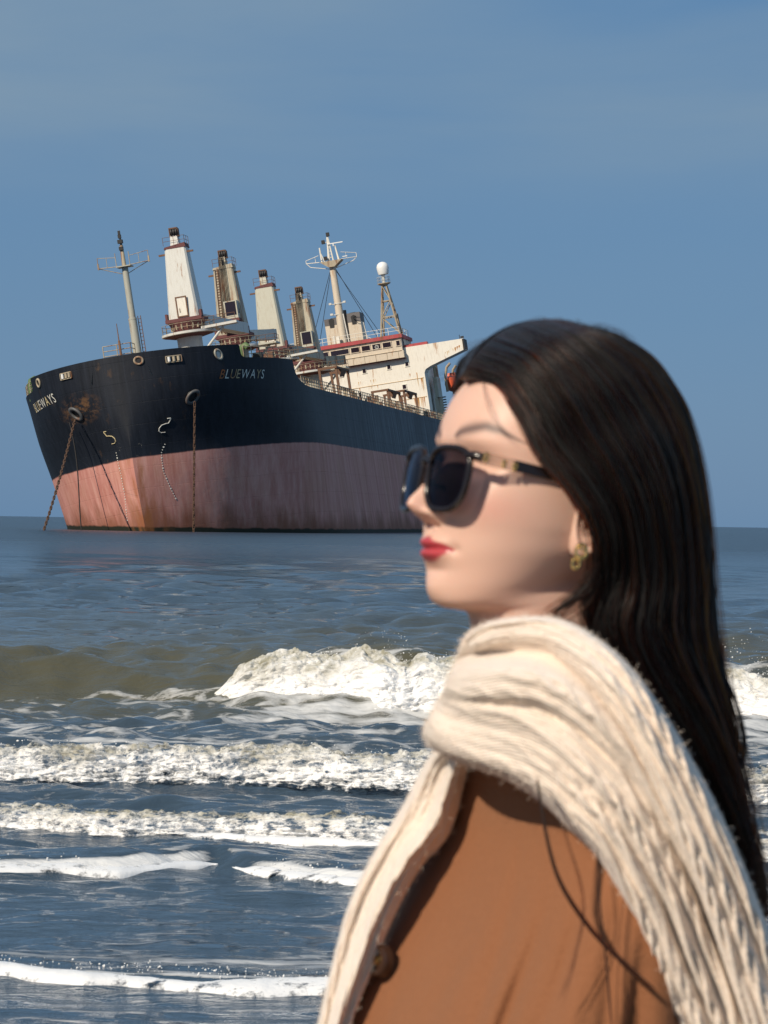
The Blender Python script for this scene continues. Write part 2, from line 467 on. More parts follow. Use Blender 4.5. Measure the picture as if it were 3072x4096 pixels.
# ------------------------------------------------------------------ breaking foam
FO = NT('sea_foam')
fvn = FO.noise(FO.coord(), 16.0, 5, 0.7); fv2 = FO.noise(FO.coord(), 60.0, 3, 0.6)
fbase = FO.mix(FO.ramp(fvn, [(0.22, 0.0), (0.52, 1.0)]), (0.74, 0.73, 0.70), (0.92, 0.92, 0.92))
fbase = FO.mix(FO.math('MULTIPLY', FO.attr('thin'), FO.ramp(FO.noise(FO.coord(), 9.0, 5, 0.65), [(0.40, 0.95), (0.68, 0.15)])), fbase, (0.30, 0.285, 0.205))
FO.set(Base__Color=fbase, Roughness=0.75, Subsurface__Weight=0.35, Subsurface__Radius=(0.04, 0.04, 0.04))
FO.bump(FO.math('ADD', fvn, FO.math('MULTIPLY', fv2, 0.5)), 0.7, 0.03)
torn = FO.math('SUBTRACT', FO.math('ADD', FO.noise(FO.coord((1, 1, 1.6)), 13.0, 6, 0.72), 0.10), FO.math('MULTIPLY', FO.attr('torn'), 0.42))
FO.set(Alpha=FO.ramp(torn, [(0.24, 0.0), (0.36, 1.0)]))
FOAM = FO.m
FS = NT('foam_lip_white'); FS.set(Base__Color=FS.mix(FS.noise(FS.coord(), 12.0, 5, 0.6), (0.74, 0.75, 0.76), (0.90, 0.90, 0.90)), Roughness=0.5, Subsurface__Weight=0.5, Subsurface__Radius=(0.05, 0.05, 0.05)); FS.bump(FS.noise(FS.coord(), 70.0, 3), 0.25, 0.01); FS.set(Alpha=FS.ramp(FS.math('SUBTRACT', FS.math('ADD', FS.noise(FS.coord((1, 1.5, 1)), 11.0, 6, 0.7), 0.12), FS.math('MULTIPLY', FS.attr('torn'), 0.42)), [(0.24, 0.0), (0.36, 1.0)])); FOAM_SMOOTH = FS.m
BREAK = {}
def breaker(name, L, x0, x1, height, depth, res, rough, back, seed, label, lift=0.0, ends=0.4, tile=1.0, loose=0.0):
    nx = int((x1 - x0) / res); nf = max(18, int((height(0.0) * 1.5 + depth * 1.6) / res * 1.3))
    x = np.linspace(x0, x1, nx)[:, None]; t = np.linspace(0, 1, nf)[None, :]
    yb = crest(L, x); H = height(x) * sstep(x0, x0 + ends, x) * (1 - sstep(x1 - ends, x1, x)) * np.ones_like(t)
    H = H * (1 + 0.16 * vnoise(x * 1.7, 1.7, seed=seed) + 0.13 * vnoise(x * 6.0, 4.7, seed=seed + 1))
    # front foot -> up the tumbling face -> crest -> down the back
    yy = np.interp(t, [0, 0.10, 0.45, 0.62, 0.8, 1], [-0.10, -0.16, 0.10, 0.42, 0.8, 1.25])
    zz = np.interp(t, [0, 0.10, 0.45, 0.62, 0.8, 1], [-0.18, 0.10, 0.80, 1.0, 0.82, back])
    foot = 0.22 * depth * fbm(x * 1.6, 0.3, octs=3, seed=seed + 3)
    Y = yb + foot * (1 - t) + yy * depth * (0.35 + 0.65 * H / max(1e-6, float(height(0.0)))); Z = zz * H + lift * np.minimum(1, t * 8)
    ang = np.interp(t, [0, .1, .5, .65, 1], [-0.2, 0.05, 0.5, 1.2, 1.7])
    n1 = fbm(x / (0.20 * tile), t * 8.5 / tile, seed * 1.7, octs=4, seed=seed, gain=0.6, billow=True) + 0.0
    n2 = fbm(x / (0.06 * tile), t * 26.0 / tile, seed * 0.7, octs=3, seed=seed + 40, gain=0.65)
    d = rough * (0.85 * n1 + 0.36 * n2) * np.minimum(1, H / max(1e-6, float(height(0.0))) + 0.1)
    spike = np.clip(vnoise(x / 0.07, 0.5, seed=seed + 9), 0.1, 1) * np.clip(vnoise(x / 0.5, 8.5, seed=seed + 11) + 0.35, 0, 1)
    Z = Z + d * np.sin(ang) + rough * 1.1 * spike * np.exp(-((t - 0.6) / 0.07)**2); Y = Y - d * np.cos(ang)
    Xo = x + rough * 0.4 * fbm(x * 9, t * 8, octs=2, seed=seed + 5)
    V = np.stack([Xo * np.ones_like(t), Y, Z], -1).reshape(-1, 3)
    BREAK[seed] = V.reshape(nx, nf, 3)
    o = np_mesh(name, V, grid_faces(nx, nf), FOAM, attrs={'torn': (np.clip(1.25 - t / 0.10, 0, 1) * 0.75 + 0.9 * sstep(0.55, 0.95, t) + loose + 0.15 * (1 - H / max(1e-6, float(height(0.0))))).reshape(-1), 'thin': (sstep(0.28, 0.62, t + 0.12 * vnoise(x * 4, t * 3, seed=seed + 60))).reshape(-1)})
    return tag(o, label, 'foam', kind='stuff')
big = breaker('breaker_foam', L1, X1 - 0.30, 8.0, lambda x: 0.43 - 0.02 * (x - X1) + 0 * x, 0.75, 0.011, 0.034, 0.55, 3, 'tallest white breaker, tumbling behind the scarf, farthest from the beach', ends=0.5, tile=0.9, loose=0.12)
breaker('breaker_foam', L2, -7.5, 7.5, lambda x: 0.20 + 0 * x, 0.46, 0.011, 0.024, 0.3, 13, 'second white breaker line crossing below the tallest wave', tile=0.62, loose=0.6)
breaker('breaker_foam', L3, -7.0, 7.0, lambda x: 0.115 + 0 * x, 0.36, 0.011, 0.016, 0.2, 23, 'third foam line with a smooth white lip', tile=0.5, loose=0.66)
# the low smooth lips in front of the nearer lines
def lip(L, x0, x1, w, h, seed, label, off=0.0, gap=None):
    nx = int((x1 - x0) / 0.012); x = np.linspace(x0, x1, nx)[:, None]; t = np.linspace(0, 1, 15)[None, :]
    k = (0.72 + 0.26 * vnoise(x * 1.3, seed, seed=seed) + 0.12 * vnoise(x * 5.0, seed, seed=seed + 1)) * sstep(x0, x0 + .3, x) * (1 - sstep(x1 - .3, x1, x))
    if gap is not None: k = k * (1 - 0.8 * np.exp(-((x - gap[0]) / gap[1])**4))
    k = np.clip(k, 0.16, 2); yb = crest(L, x) + off + 0.05 * fbm(x * 2.0, seed, octs=3, seed=seed)
    Y = yb + w * k * (t - 0.35) * 1.3; Z = h * k * np.sin(math.pi * t) ** 0.8 + 0.004 - 0.03 * (1 - np.sin(math.pi * t)) ** 4 + 0.05 * h * fbm(x * 30, t * 4, octs=2, seed=seed) + swell(x + 0 * t, Y) * 0.85
    o = np_mesh('foam_lip', np.stack([x + 0 * t, Y, Z], -1).reshape(-1, 3), grid_faces(nx, 15), FOAM_SMOOTH, attrs={'torn': (0.45 + 0.7 * sstep(0.5, 1.0, t) + 0.35 * sstep(0.22, 0.0, t) + 0.2 * vnoise(x * 3, t * 2, seed=seed)).reshape(-1)})
    return tag(o, label, 'foam', kind='stuff')
lip(L3, -6.5, 6.5, 0.15, 0.040, 31, 'smooth white foam lip running under the third breaker line')
lip(L4, -6.5, 6.5, 0.19, 0.022, 32, 'thin white foam lip interrupted by a dark hump of water', gap=(on_water(228 * 4, 868 * 4)[0], 0.10))
lip(L5, -6.5, 6.5, 0.20, 0.036, 33, 'nearest smooth white foam lip at the bottom of the picture')
# froth grains and drops thrown up along the crests
_bm = bmesh.new(); bmesh.ops.create_icosphere(_bm, subdivisions=1, radius=1.0)
ICO_V = np.array([v.co[:] for v in _bm.verts]); ICO_F = np.array([[v.index for v in f.verts] for f in _bm.faces]); _bm.free()
def grains(name, C, r, seed, label, mat=None):
    g = np.random.default_rng(seed); n = len(C)
    V = (ICO_V[None] * (r[:, None, None] * g.uniform(0.6, 1.4, (n, 1, 3))) + C[:, None]).reshape(-1, 3)
    Fq = (ICO_F[None] + (np.arange(n) * len(ICO_V))[:, None, None]).reshape(-1, 3)
    return tag(np_mesh(name, V, Fq, mat or FOAM), label, 'spray', kind='stuff')
def drops(name, L, x0, x1, n, zf, yo, r0, r1, seed, label):
    g = np.random.default_rng(seed); x = g.uniform(x0, x1, n); y = crest(L, x) + yo[0] + g.random(n) ** 1.2 * yo[1]; z = zf(x, y, g); r = r0 * (r1 / r0) ** (g.random(n) ** 2.2)
    return grains(name, np.stack([x, y, z], -1), r, seed, label)
drops('spray', L1, X1 + 0.55, 4.8, 1500, lambda x, y, g: 0.40 + g.random(len(x)) ** 2.6 * 0.26 * (0.3 + np.clip(vnoise(x * 2, 1, seed=77) + .3, 0, 1)), (0.2, 0.35), 0.002, 0.007, 41, 'spray of drops over the tallest breaker')
drops('spray', L2, -4, 4, 1500, lambda x, y, g: 0.13 + g.random(len(x)) ** 2 * 0.10, (0.1, 0.3), 0.002, 0.008, 42, 'drops over the second breaker line')
drops('spray', L4, -4, 4, 500, lambda x, y, g: swell(x, y) + g.random(len(x)) ** 2 * 0.012, (0.03, 0.22), 0.002, 0.005, 44, 'bubbles along the thin foam lip with the dark hump')
drops('spray', L5, -3, 3, 900, lambda x, y, g: swell(x, y) + g.random(len(x)) ** 2 * 0.012, (0.06, 0.28), 0.002, 0.005, 45, 'bubbles behind the nearest foam lip')

# ================================================================== CARGO SHIP
# ship space: x = port, y = aft from the stem, z = up from the water line; the ship heels to starboard
PSI, HEEL = math.radians(9.0), math.radians(9.5)
s_aft = Vector((math.sin(PSI), math.cos(PSI), 0)); s_p0 = Vector((math.cos(PSI), -math.sin(PSI), 0)); s_z = Vector((0, 0, 1))
s_p = math.cos(HEEL) * s_p0 + math.sin(HEEL) * s_z; s_up = math.cos(HEEL) * s_z - math.sin(HEEL) * s_p0
SHIP_M = Matrix((tuple(s_p) , tuple(s_aft), tuple(s_up))).transposed().to_4x4()
SHIP_M.translation = Vector((-26.5, 343.0, 0))
ship = empty('cargo_ship', SHIP_M)
tag(ship, 'large black and red cargo ship with four deck cranes, heeling aground near the shore', 'ship')
BEAM = 16.2
_hk = [-6, 0, 8, 13, 20]
def stem_s(h): return hermite(_hk, np.array([2.4, 0.8, -0.5, -0.5, -0.6]), np.clip(h, -6, 20))
def half(s, h):
    """half breadth: a wedge with a hard stem low down, opening into a round flared forecastle"""
    h = np.clip(h, -6, 20); L = hermite(_hk, np.array([47.0, 44, 37, 29, 22]), h)
    x = np.clip((s - stem_s(h)) / L, 0, 1); stern = 1 - 0.45 * np.clip((np.asarray(s) - 165) / 30, 0, 1) ** 2
    wedge = 1 - (1 - x) ** 3.0; rnd = np.maximum(1 - (1 - x) ** 2, 0) ** 0.5; k = sstep(8.5, 17, h)
    return BEAM * (wedge * (1 - k) + rnd * k) * stern
def top_h(s): return np.interp(s, [-1, 4, 7.2, 7.6, 8.1, 19, 20.0, 21.2, 23.5, 26, 60, 120, 165, 190], [19.65, 19.5, 19.42, 18.2, 17.95, 17.75, 16.2, 15.5, 15.0, 14.85, 14.8, 14.8, 14.8, 14.9])
# -- materials
def hull_paint():
    M = NT('hull_paint'); v = M.coord(); x, y, z = M.sep(v)
    st = M.noise(M.coord((0.9, 0.5, 0.035)), 1.5, 7, 0.65); st2 = M.noise(M.coord((2.6, 1.4, 0.09)), 1.2, 6, 0.7); big = M.noise(v, 0.12, 5, 0.6)
    red = M.mix(M.ramp(st, [(0.3, 0.0), (0.7, 1.0)]), (0.50, 0.19, 0.155), (0.72, 0.36, 0.305))
    red = M.mix(M.math('MULTIPLY', M.ramp(st2, [(0.48, 0.0), (0.72, 1.0)]), 0.55), red, (0.74, 0.45, 0.37))
    red = M.mix(M.math('MULTIPLY', M.ramp(big, [(0.45, 0.0), (0.7, 1.0)]), 0.5), red, (0.54, 0.26, 0.17))
    low = M.ramp(M.math('ADD', M.math('MULTIPLY', M.math('ADD', z, M.math('MULTIPLY', x, 0.167)), 0.1), M.math('MULTIPLY', M.math('SUBTRACT', M.noise(M.coord((0.35, 0.2, 0.1)), 1.0, 6, 0.6), 0.5), 0.75)), [(-0.02, 1.0), (0.10, 0.9), (0.30, 0.0)])
    red = M.mix(M.math('MULTIPLY', low, 0.75), red, (0.20, 0.065, 0.022))
    wetl = M.ramp(M.math('ADD', M.math('MULTIPLY', M.math('ADD', z, M.math('MULTIPLY', x, 0.167)), 0.5), M.math('MULTIPLY', M.math('SUBTRACT', M.noise(M.coord((0.5, 0.5, 0.5)), 1.0, 4), 0.5), 0.25)), [(0.20, 1.0), (0.30, 0.0)])
    red = M.mix(wetl, red, (0.022, 0.024, 0.014))
    stem = M.math('MULTIPLY', M.ramp(M.math('ABSOLUTE', M.math('SUBTRACT', x, 1.4)), [(0.0, 1.0), (0.35, 0.0)]), M.ramp(M.noise(M.coord((0.5, 0.5, 0.12)), 1.3, 5), [(0.4, 0.0), (0.6, 1.0)]))
    red = M.mix(M.math('MULTIPLY', M.ramp(M.math('MULTIPLY', M.math('ABSOLUTE', x), 0.1), [(0.02, 1.0), (0.32, 0.0)]), M.ramp(M.noise(M.coord((0.7, 0.7, 0.16)), 1.2, 6, 0.6), [(0.42, 0.0), (0.62, 0.85)])), red, (0.36, 0.13, 0.04))
    blk = M.mix(M.ramp(st, [(0.3, 0.0), (0.75, 1.0)]), (0.006, 0.008, 0.013), (0.016, 0.020, 0.031))
    scuff_skylight = M.math('MULTIPLY', M.ramp(st2, [(0.45, 0.0), (0.70, 1.0)]), M.ramp(M.math('MULTIPLY', y, 0.01), [(0.34, 0.05), (0.75, 1.0)]))  # scuff streaks growing aft, with bluish sky light on the side painted in
    blk = M.mix(scuff_skylight, blk, (0.13, 0.155, 0.19))
    rs = M.math('MULTIPLY', M.ramp(M.noise(M.coord((0.55, 0.55, 0.3)), 1.1, 8, 0.7), [(0.60, 0.0), (0.70, 1.0)]), M.ramp(M.math('MULTIPLY', y, 0.1), [(0.0, 0.75), (0.9, 0.0)]))
    blk = M.mix(rs, blk, (0.085, 0.05, 0.028))
    # paint torn off down the stem by the anchor chain: pale flecks
    fl = M.ramp(M.noise(M.coord((1.6, 1.6, 1.2)), 1.6, 7, 0.75), [(0.615, 0.0), (0.635, 1.0)])
    wedge = M.math('SUBTRACT', M.math('ADD', 0.8, M.math('MULTIPLY', M.math('SUBTRACT', z, 8.2), 0.42)), M.math('ABSOLUTE', M.math('ADD', x, M.math('MULTIPLY', M.math('SUBTRACT', z, 8.2), 0.16))))
    wm = M.math('MULTIPLY', M.ramp(M.math('MULTIPLY', M.math('ABSOLUTE', wedge), 1.0), [(0.10, 1.0), (0.5, 0.0)]), M.ramp(M.math('MULTIPLY', M.math('SUBTRACT', z, 8.0), 0.2), [(0.0, 1.0), (0.35, 0.8), (0.7, 0.0)]))
    blk = M.mix(M.math('MULTIPLY', fl, wm), blk, (0.62, 0.58, 0.47))
    hx, hz = M.math('MULTIPLY', M.math('ADD', x, 5.6), 0.30), M.math('MULTIPLY', M.math('SUBTRACT', z, 14.6), 0.5)
    hd = M.math('SQRT', M.math('ADD', M.math('MULTIPLY', hx, hx), M.math('MULTIPLY', hz, hz)))
    blk = M.mix(M.math('MULTIPLY', M.ramp(hd, [(0.3, 1.0), (1.0, 0.0)]), M.ramp(M.noise(M.coord((0.6, 0.6, 0.9)), 1.4, 7, 0.7), [(0.47, 0.0), (0.62, 1.0)])), blk, (0.16, 0.085, 0.04))
    zz = M.math('ADD', z, M.math('MULTIPLY', M.math('SUBTRACT', M.noise(v, 0.6, 3), 0.5), 0.16))
    M.set(Base__Color=M.mix(M.ramp(M.math('MULTIPLY', zz, 0.05), [(0.4095, 0.0), (0.4105, 1.0)]), red, blk), Roughness=M.mix(M.ramp(M.math('MULTIPLY', zz, 0.05), [(0.4095, 0.0), (0.4105, 1.0)]), 0.75, 0.55), Specular__IOR__Level=0.3)
    # welded plate seams and dented plating
    br = M.n('ShaderNodeTexBrick', Scale=0.11, Mortar__Size=0.004, Brick__Width=0.9, Row__Height=0.26)
    cx = M.n('ShaderNodeCombineXYZ'); M.l(M.math('ADD', y, M.math('MULTIPLY', x, 0.8)), cx.inputs[0]); M.l(z, cx.inputs[1]); M.l(cx.outputs[0], br.inputs['Vector'])
    M.bump(M.math('ADD', M.math('MULTIPLY', M.noise(M.coord((0.35, 0.35, 0.35)), 1.0, 3), 0.07), M.math('MULTIPLY', br.outputs['Fac'], -0.02)), 0.7, 1.0)
    return M.m
HULLP = hull_paint()
WHITE = simple('ship_white', (0.84, 0.80, 0.71), 0.55, var=0.04, rust=0.06, rustcol=(0.42, 0.20, 0.07))
BEIGE = simple('wheelhouse_cream', (0.66, 0.57, 0.45), 0.55, var=0.06, rust=0.18, rustcol=(0.40, 0.20, 0.08))
CREAM = simple('crane_cream', (0.47, 0.43, 0.33), 0.55, var=0.14, rust=0.62, rustcol=(0.24, 0.10, 0.04))
PALE = simple('crane_pale', (0.66, 0.66, 0.62), 0.5, var=0.05, rust=0.12, rustcol=(0.30, 0.14, 0.06))
GREYC = simple('crane_grey_cream', (0.52, 0.51, 0.42), 0.5, var=0.07, rust=0.22, rustcol=(0.28, 0.13, 0.05))
REDP = simple('ship_red', (0.42, 0.06, 0.07), 0.6, var=0.2, rust=0.3)
RUST = simple('rusty_steel', (0.17, 0.09, 0.055), 0.8, var=0.45, scale=6)
DKRED = simple('crane_oxide', (0.14, 0.05, 0.05), 0.75, var=0.4, scale=4)
RUSTY_PALE = simple('rusty_railing', (0.42, 0.36, 0.26), 0.7, var=0.2, rust=0.55)
BLACK = simple('ship_black_fitting', (0.018, 0.017, 0.018), 0.6, var=0.3)
GLASSD = simple('ship_window_glass', (0.022, 0.014, 0.022), 0.12, var=0.2)
DECKG = simple('deck_paint', (0.16, 0.11, 0.07), 0.8, var=0.3, rust=0.4)
GREEN = simple('green_vent_paint', (0.10, 0.17, 0.06), 0.55, var=0.25, rust=0.2)
GREYM = simple('mast_grey', (0.42, 0.42, 0.36), 0.55, var=0.08, rust=0.3)
DOMEW = simple('dome_white', (0.82, 0.82, 0.80), 0.35, var=0.02)
ORANGE = simple('lifeboat_orange', (0.65, 0.10, 0.03), 0.45, var=0.1)
BULWIN = simple('bulwark_inside', (0.30, 0.34, 0.30), 0.7, var=0.25, rust=0.5)
# -- hull shell
ss = np.unique(np.concatenate([-0.6 + 1.2 * (np.arange(22) / 21.0) ** 2.2, np.linspace(0.6, 8.3, 52), np.linspace(8.3, 19, 36), np.linspace(19, 24, 22), np.linspace(24, 60, 30), np.linspace(60, 192, 28)]))
hv = np.linspace(0, 1, 64)
def hull_side(sg, out=0.0):
    T = top_h(ss)[:, None]; Hh = -5 + (T + 5) * hv[None, :]; Ss = np.repeat(ss[:, None], len(hv), 1)
    s0 = stem_s(Hh); k = np.clip((Ss + 0.6) / 30.6, 0, 1); Se = np.where(Ss < 30, s0 + (30 - s0) * k, Ss)
    b = half(Se, Hh)
    return np.stack([sg * (b - out), Se, Hh], -1)
Vp = hull_side(1); Vs = hull_side(-1)
nS, nH = len(ss), len(hv)
V = np.concatenate([Vp.reshape(-1, 3), Vs.reshape(-1, 3)]); Fp = grid_faces(nS, nH)
Fs = Fp[:, ::-1] + nS * nH
tr = [(i, i + 1, nS * nH + i + 1, nS * nH + i) for i in range((nS - 1) * nH, nS * nH - 1)]
hull = np_mesh('hull', V, np.concatenate([Fp, Fs, np.array(tr)]), HULLP, ship)
bmx = bmesh.new(); bmx.from_mesh(hull.data); bmesh.ops.remove_doubles(bmx, verts=bmx.verts, dist=0.004); bmesh.ops.recalc_face_normals(bmx, faces=bmx.faces); bmx.to_mesh(hull.data); bmx.free()
for p in hull.data.polygons: p.use_smooth = True
# inner side of the bulwark and its capping
mb = MB()
sb = np.linspace(-0.2, 19.5, 90)
for sg in (1, -1):
    Ti = top_h(sb); bi = half(np.maximum(sb, -0.3), Ti)
    inner = [(sg * max(0.0, b - 0.22), s + 0.05, t - 0.004) for s, b, t in zip(sb, bi, Ti)]; low = [(sg * max(0.0, half(np.maximum(s, .1), 17.0) - 0.22), s + 0.05, 17.0) for s in sb]
    outer = [(sg * b, s, t + 0.003) for s, b, t in zip(sb, bi, Ti)]
    n = len(sb); mb.add(inner + low, [(i, i + 1, n + i + 1, n + i) for i in range(n - 1)]); mb.add(inner + outer, [(i, i + 1, n + i + 1, n + i) for i in range(n - 1)])
mb.build('bulwark_lining', BULWIN, ship)
def deck(name, s0, s1, h, mat):
    q = np.linspace(s0, s1, 40); b = [max(0.02, float(half(s, h)) - 0.1) for s in q]
    vs = [(x, s, h) for s, x in zip(q, b)] + [(-x, s, h) for s, x in zip(q, b)]
    m = MB(); m.add(vs, [(i, i + 1, 41 + i, 40 + i) for i in range(39)]); return m.build(name, mat, ship)
deck('forecastle_deck', 0.3, 20.4, 17.1, DECKG)
deck('main_deck', 20.4, 190, 14.55, DECKG)
m = MB(); m.box((0, 20.35, 15.8), (30.2, 0.2, 2.5)); m.build('forecastle_bulkhead', BEIGE, ship)
# hatch covers between the cranes
for k in range(5):
    m = MB(); m.box((0, [24.5, 47, 77, 107, 136][k], 15.6), (17, [7, 18, 18, 18, 14][k], 2.1)); m.box((0, [24.5, 47, 77, 107, 136][k], 16.95), (17.6, [7.4, 18.4, 18.4, 18.4, 14.4][k], 0.5)); m.build('hatch_cover', DECKG, ship)

def hull_pt(s, h, sg, out=0.0):
    n = hull_n(s, h, sg); return np.array([sg * float(half(s, h)), s, h]) + out * n
def hull_n(s, h, sg):
    e_ = 0.04; ds = (float(half(s + e_, h)) - float(half(s - e_, h))) / (2 * e_); dh = (float(half(s, h + e_)) - float(half(s, h - e_))) / (2 * e_)
    n = np.array([sg * 1.0, -ds, -dh]); return n / np.linalg.norm(n)
# arc length along the hull side at a height, so that letters keep their width on the curve
def arc_table(h):
    q = np.linspace(float(stem_s(h)) + 1e-4, 40, 6000); b = half(q, h)
    return q, np.concatenate([[0], np.cumsum(np.hypot(np.diff(q), np.diff(b)))])
# -- the name on both bows
LET_W = simple('lettering_white', (0.70, 0.70, 0.64), 0.6, var=0.1, scale=2, rust=0.25)
LET_R = simple('lettering_rusty', (0.50, 0.38, 0.22), 0.7, var=0.2, rust=0.65, rustcol=(0.25, 0.08, 0.02))
LET_B = simple('lettering_worn', (0.27, 0.10, 0.035), 0.8, var=0.4, rust=0.5)
LET_Y = simple('lettering_yellowed', (0.62, 0.52, 0.30), 0.65, var=0.1, rust=0.25)
def text_mesh(ch, size):
    c = bpy.data.curves.new('glyph', 'FONT'); c.body = ch; c.size = size; c.resolution_u = 3; c.shear = 0.0
    o = bpy.data.objects.new('glyph', c); COL.objects.link(o); bpy.context.view_layer.update()
    me = bpy.data.meshes.new_from_object(o.evaluated_get(bpy.context.evaluated_depsgraph_get()))
    COL.objects.unlink(o); bpy.data.objects.remove(o); bpy.data.curves.remove(c); return me
def hull_text(word, sg, s_start, h0, size, width, mats, shear, rise=0.0, name='letter'):
    q, al = arc_table(h0 + size * 0.35); a0 = np.interp(s_start, q, al); x = 0.0
    items = []
    for ch in word:
        me = text_mesh(ch, size * 1.38); co = np.array([v.co[:] for v in me.vertices]); lo, hi = co[:, 0].min(), co[:, 0].max(); items.append((me, lo, hi, x)); x += (hi - lo) + size * 0.17
    k = width / x
    grp = empty('ship_name', None, ship)
    for i, (me, lo, hi, x0) in enumerate(items):
        bm = bmesh.new(); bm.from_mesh(me); bmesh.ops.remove_doubles(bm, verts=bm.verts, dist=0.001)
        bmesh.ops.subdivide_edges(bm, edges=[e_ for e_ in bm.edges if e_.calc_length() > 0.5], cuts=2)
        for v in bm.verts:
            xx = (x0 + v.co.x - lo) * k; zz = v.co.y; xx += zz * shear
            arc = a0 + (xx if sg > 0 else (width - xx)); s = float(np.interp(arc, al, q)); v.co = Vector(hull_pt(s, h0 + zz + rise * xx, sg, 0.055))
        bmesh.ops.recalc_face_normals(bm, faces=bm.faces); bm.to_mesh(me); bm.free()
        me.materials.append(mats[i % len(mats)]); o = bpy.data.objects.new(name, me); COL.objects.link(o); o.parent = grp
    return grp
g_ = hull_text('BLUEWAYS', 1, 4.95, 15.78, 1.05, 7.7, [LET_B, LET_W, LET_R, LET_R, LET_W, LET_W, LET_R, LET_W], 0.22, rise=-0.035)
g_ = hull_text('BLUEWAYS', -1, 3.3, 15.6, 1.1, 7.2, [LET_Y, LET_W, LET_Y, LET_W, LET_W, LET_Y, LET_W, LET_W], -0.15, rise=0.06)
# -- bulbous bow marks (a hooked line) and draught marks
def ribbon(pts2, sg, w, name, mat, parent=ship):
    m = MB(); P = np.array([hull_pt(s, h, sg, 0.06) for s, h in pts2]); m.path(P, w, 5); return m.build(name, mat, parent)
def hook(sg, sc, hc, mat):
    q, al = arc_table(hc); a0 = np.interp(sc, q, al)
    shape = [(0.55, 0.95), (0.5, 0.45), (0.15, 0.42), (-0.35, 0.30), (-0.55, 0.0), (-0.45, -0.3), (-0.1, -0.5), (0.5, -0.5)]
    pts2 = [(float(np.interp(a0 + x * 0.9, al, q)), hc + z) for x, z in shape]
    ribbon(pts2, sg, 0.05, 'bulb_mark', mat)
    ribbon([(float(np.interp(a0 + 0.05, al, q)), hc + 0.95), (float(np.interp(a0 + 0.45, al, q)), hc + 0.95)], sg, 0.06, 'bulb_mark', mat)
hook(1, 1.5, 11.1, LET_W); hook(-1, 0.75, 10.7, LET_Y)
for sg, pts2 in ((1, [(2.05, 9.5), (1.75, 8.4), (1.75, 7.6), (1.9, 6.3), (2.5, 4.7), (3.2, 3.2)]), (-1, [(1.0, 9.4), (1.12, 8.2), (1.15, 6.7), (1.6, 4.3), (2.6, 1.6)])):
    hs = np.arange(pts2[-1][1], pts2[0][1], 0.29)
    for i, h in enumerate(hs):
        s = float(np.interp(h, [p_[1] for p_ in pts2][::-1], [p_[0] for p_ in pts2][::-1]))
        m = MB(); c = hull_pt(s, h, sg, 0.03); n = hull_n(s, h, sg); tq = Vector((n[1], -n[0], 0)).normalized(); R = Matrix((tuple(tq), tuple(n), (0, 0, 1))).transposed()
        m.box(c, (0.17 if i % 4 == 0 else 0.10, 0.02, 0.11 if i % 4 else 0.15), R); m.build('draught_mark', LET_W, ship)
# -- hawse pipes, anchor chains, a hanging rope
def hawse(sg, s, h):
    c = hull_pt(s, h, sg, 0.0); n = hull_n(s, h, sg); d = Vector(n); d.z -= 0.25; d.normalize()
    hp = empty('hawse_pipe', None, ship)
    m = MB(); m.torus(np.array(c) + 0.25 * np.array(d), 0.60, 0.17, d, 28, 10, sy=1.35); m.build('lip', simple('hawse_grey', (0.09, 0.095, 0.10), 0.5, var=0.3, rust=0.3), hp, smooth=60)
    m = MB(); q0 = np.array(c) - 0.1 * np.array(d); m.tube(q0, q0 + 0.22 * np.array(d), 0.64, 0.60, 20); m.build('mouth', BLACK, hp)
    return np.array(c) + 0.55 * np.array(d) + np.array([0, 0, -0.45])
CH = simple('chain_rust', (0.10, 0.055, 0.035), 0.85, var=0.5, scale=5, rust=0.4)
lm = MB()
for j in range(14):   # a stud link, long along z
    pass
def link_mesh():
    n, k = 14, 6; vs = []
    for i in range(n):
        t = 2 * math.pi * i / n; cx, cz = 0.17 * math.cos(t), 0.16 * math.sin(t) + (0.20 if math.sin(t) > 0.01 else -0.20 if math.sin(t) < -0.01 else 0)
        for j in range(k):
            s = 2 * math.pi * j / k; vs.append((cx + 0.075 * math.cos(s) * math.cos(t), 0.075 * math.sin(s), cz + 0.075 * math.cos(s) * math.sin(t)))
    m = MB(); m.add(vs, [(i * k + j, ((i + 1) % n) * k + j, ((i + 1) % n) * k + (j + 1) % k, i * k + (j + 1) % k) for i in range(n) for j in range(k)])
    m.tube((-0.14, 0, 0), (0.14, 0, 0), 0.055, n=5); return m
LK = link_mesh().build('link', CH, None, smooth=60); link_me = LK.data; bpy.data.objects.remove(LK)
INV = SHIP_M.inverted()
def chain(p0, p1, sag, label):
    ch = empty('anchor_chain', None, ship); p0, p1 = np.array(p0), np.array(p1); L = np.linalg.norm(p1 - p0) * 1.01; n = int(L / 0.56)
    dirv = Vector(p1 - p0).normalized()
    for i in range(n):
        t = (i + 0.5) / n; p = p0 + (p1 - p0) * t + np.array([0, 0, -1.0]) * sag * 4 * t * (1 - t); o = bpy.data.objects.new('link', link_me); COL.objects.link(o); o.parent = ch
        q = dirv.to_track_quat('Z', 'Y'); o.rotation_mode = 'QUATERNION'; o.rotation_quaternion = q @ Matrix.Rotation(math.radians(45 + 90 * (i % 2)), 3, 'Z').to_quaternion(); o.location = p; o.scale = (0.68, 0.68, 1.02)
    tag(ch, label)
def to_ship(P): return np.array(INV @ Vector(P))
hp = hawse(1, 2.75, 14.15); wpt = SHIP_M @ Vector(hp); chain(hp, to_ship((wpt.x + 0.1, wpt.y, -0.3)), 0.0, 'rusty anchor chain hanging straight down the port bow')
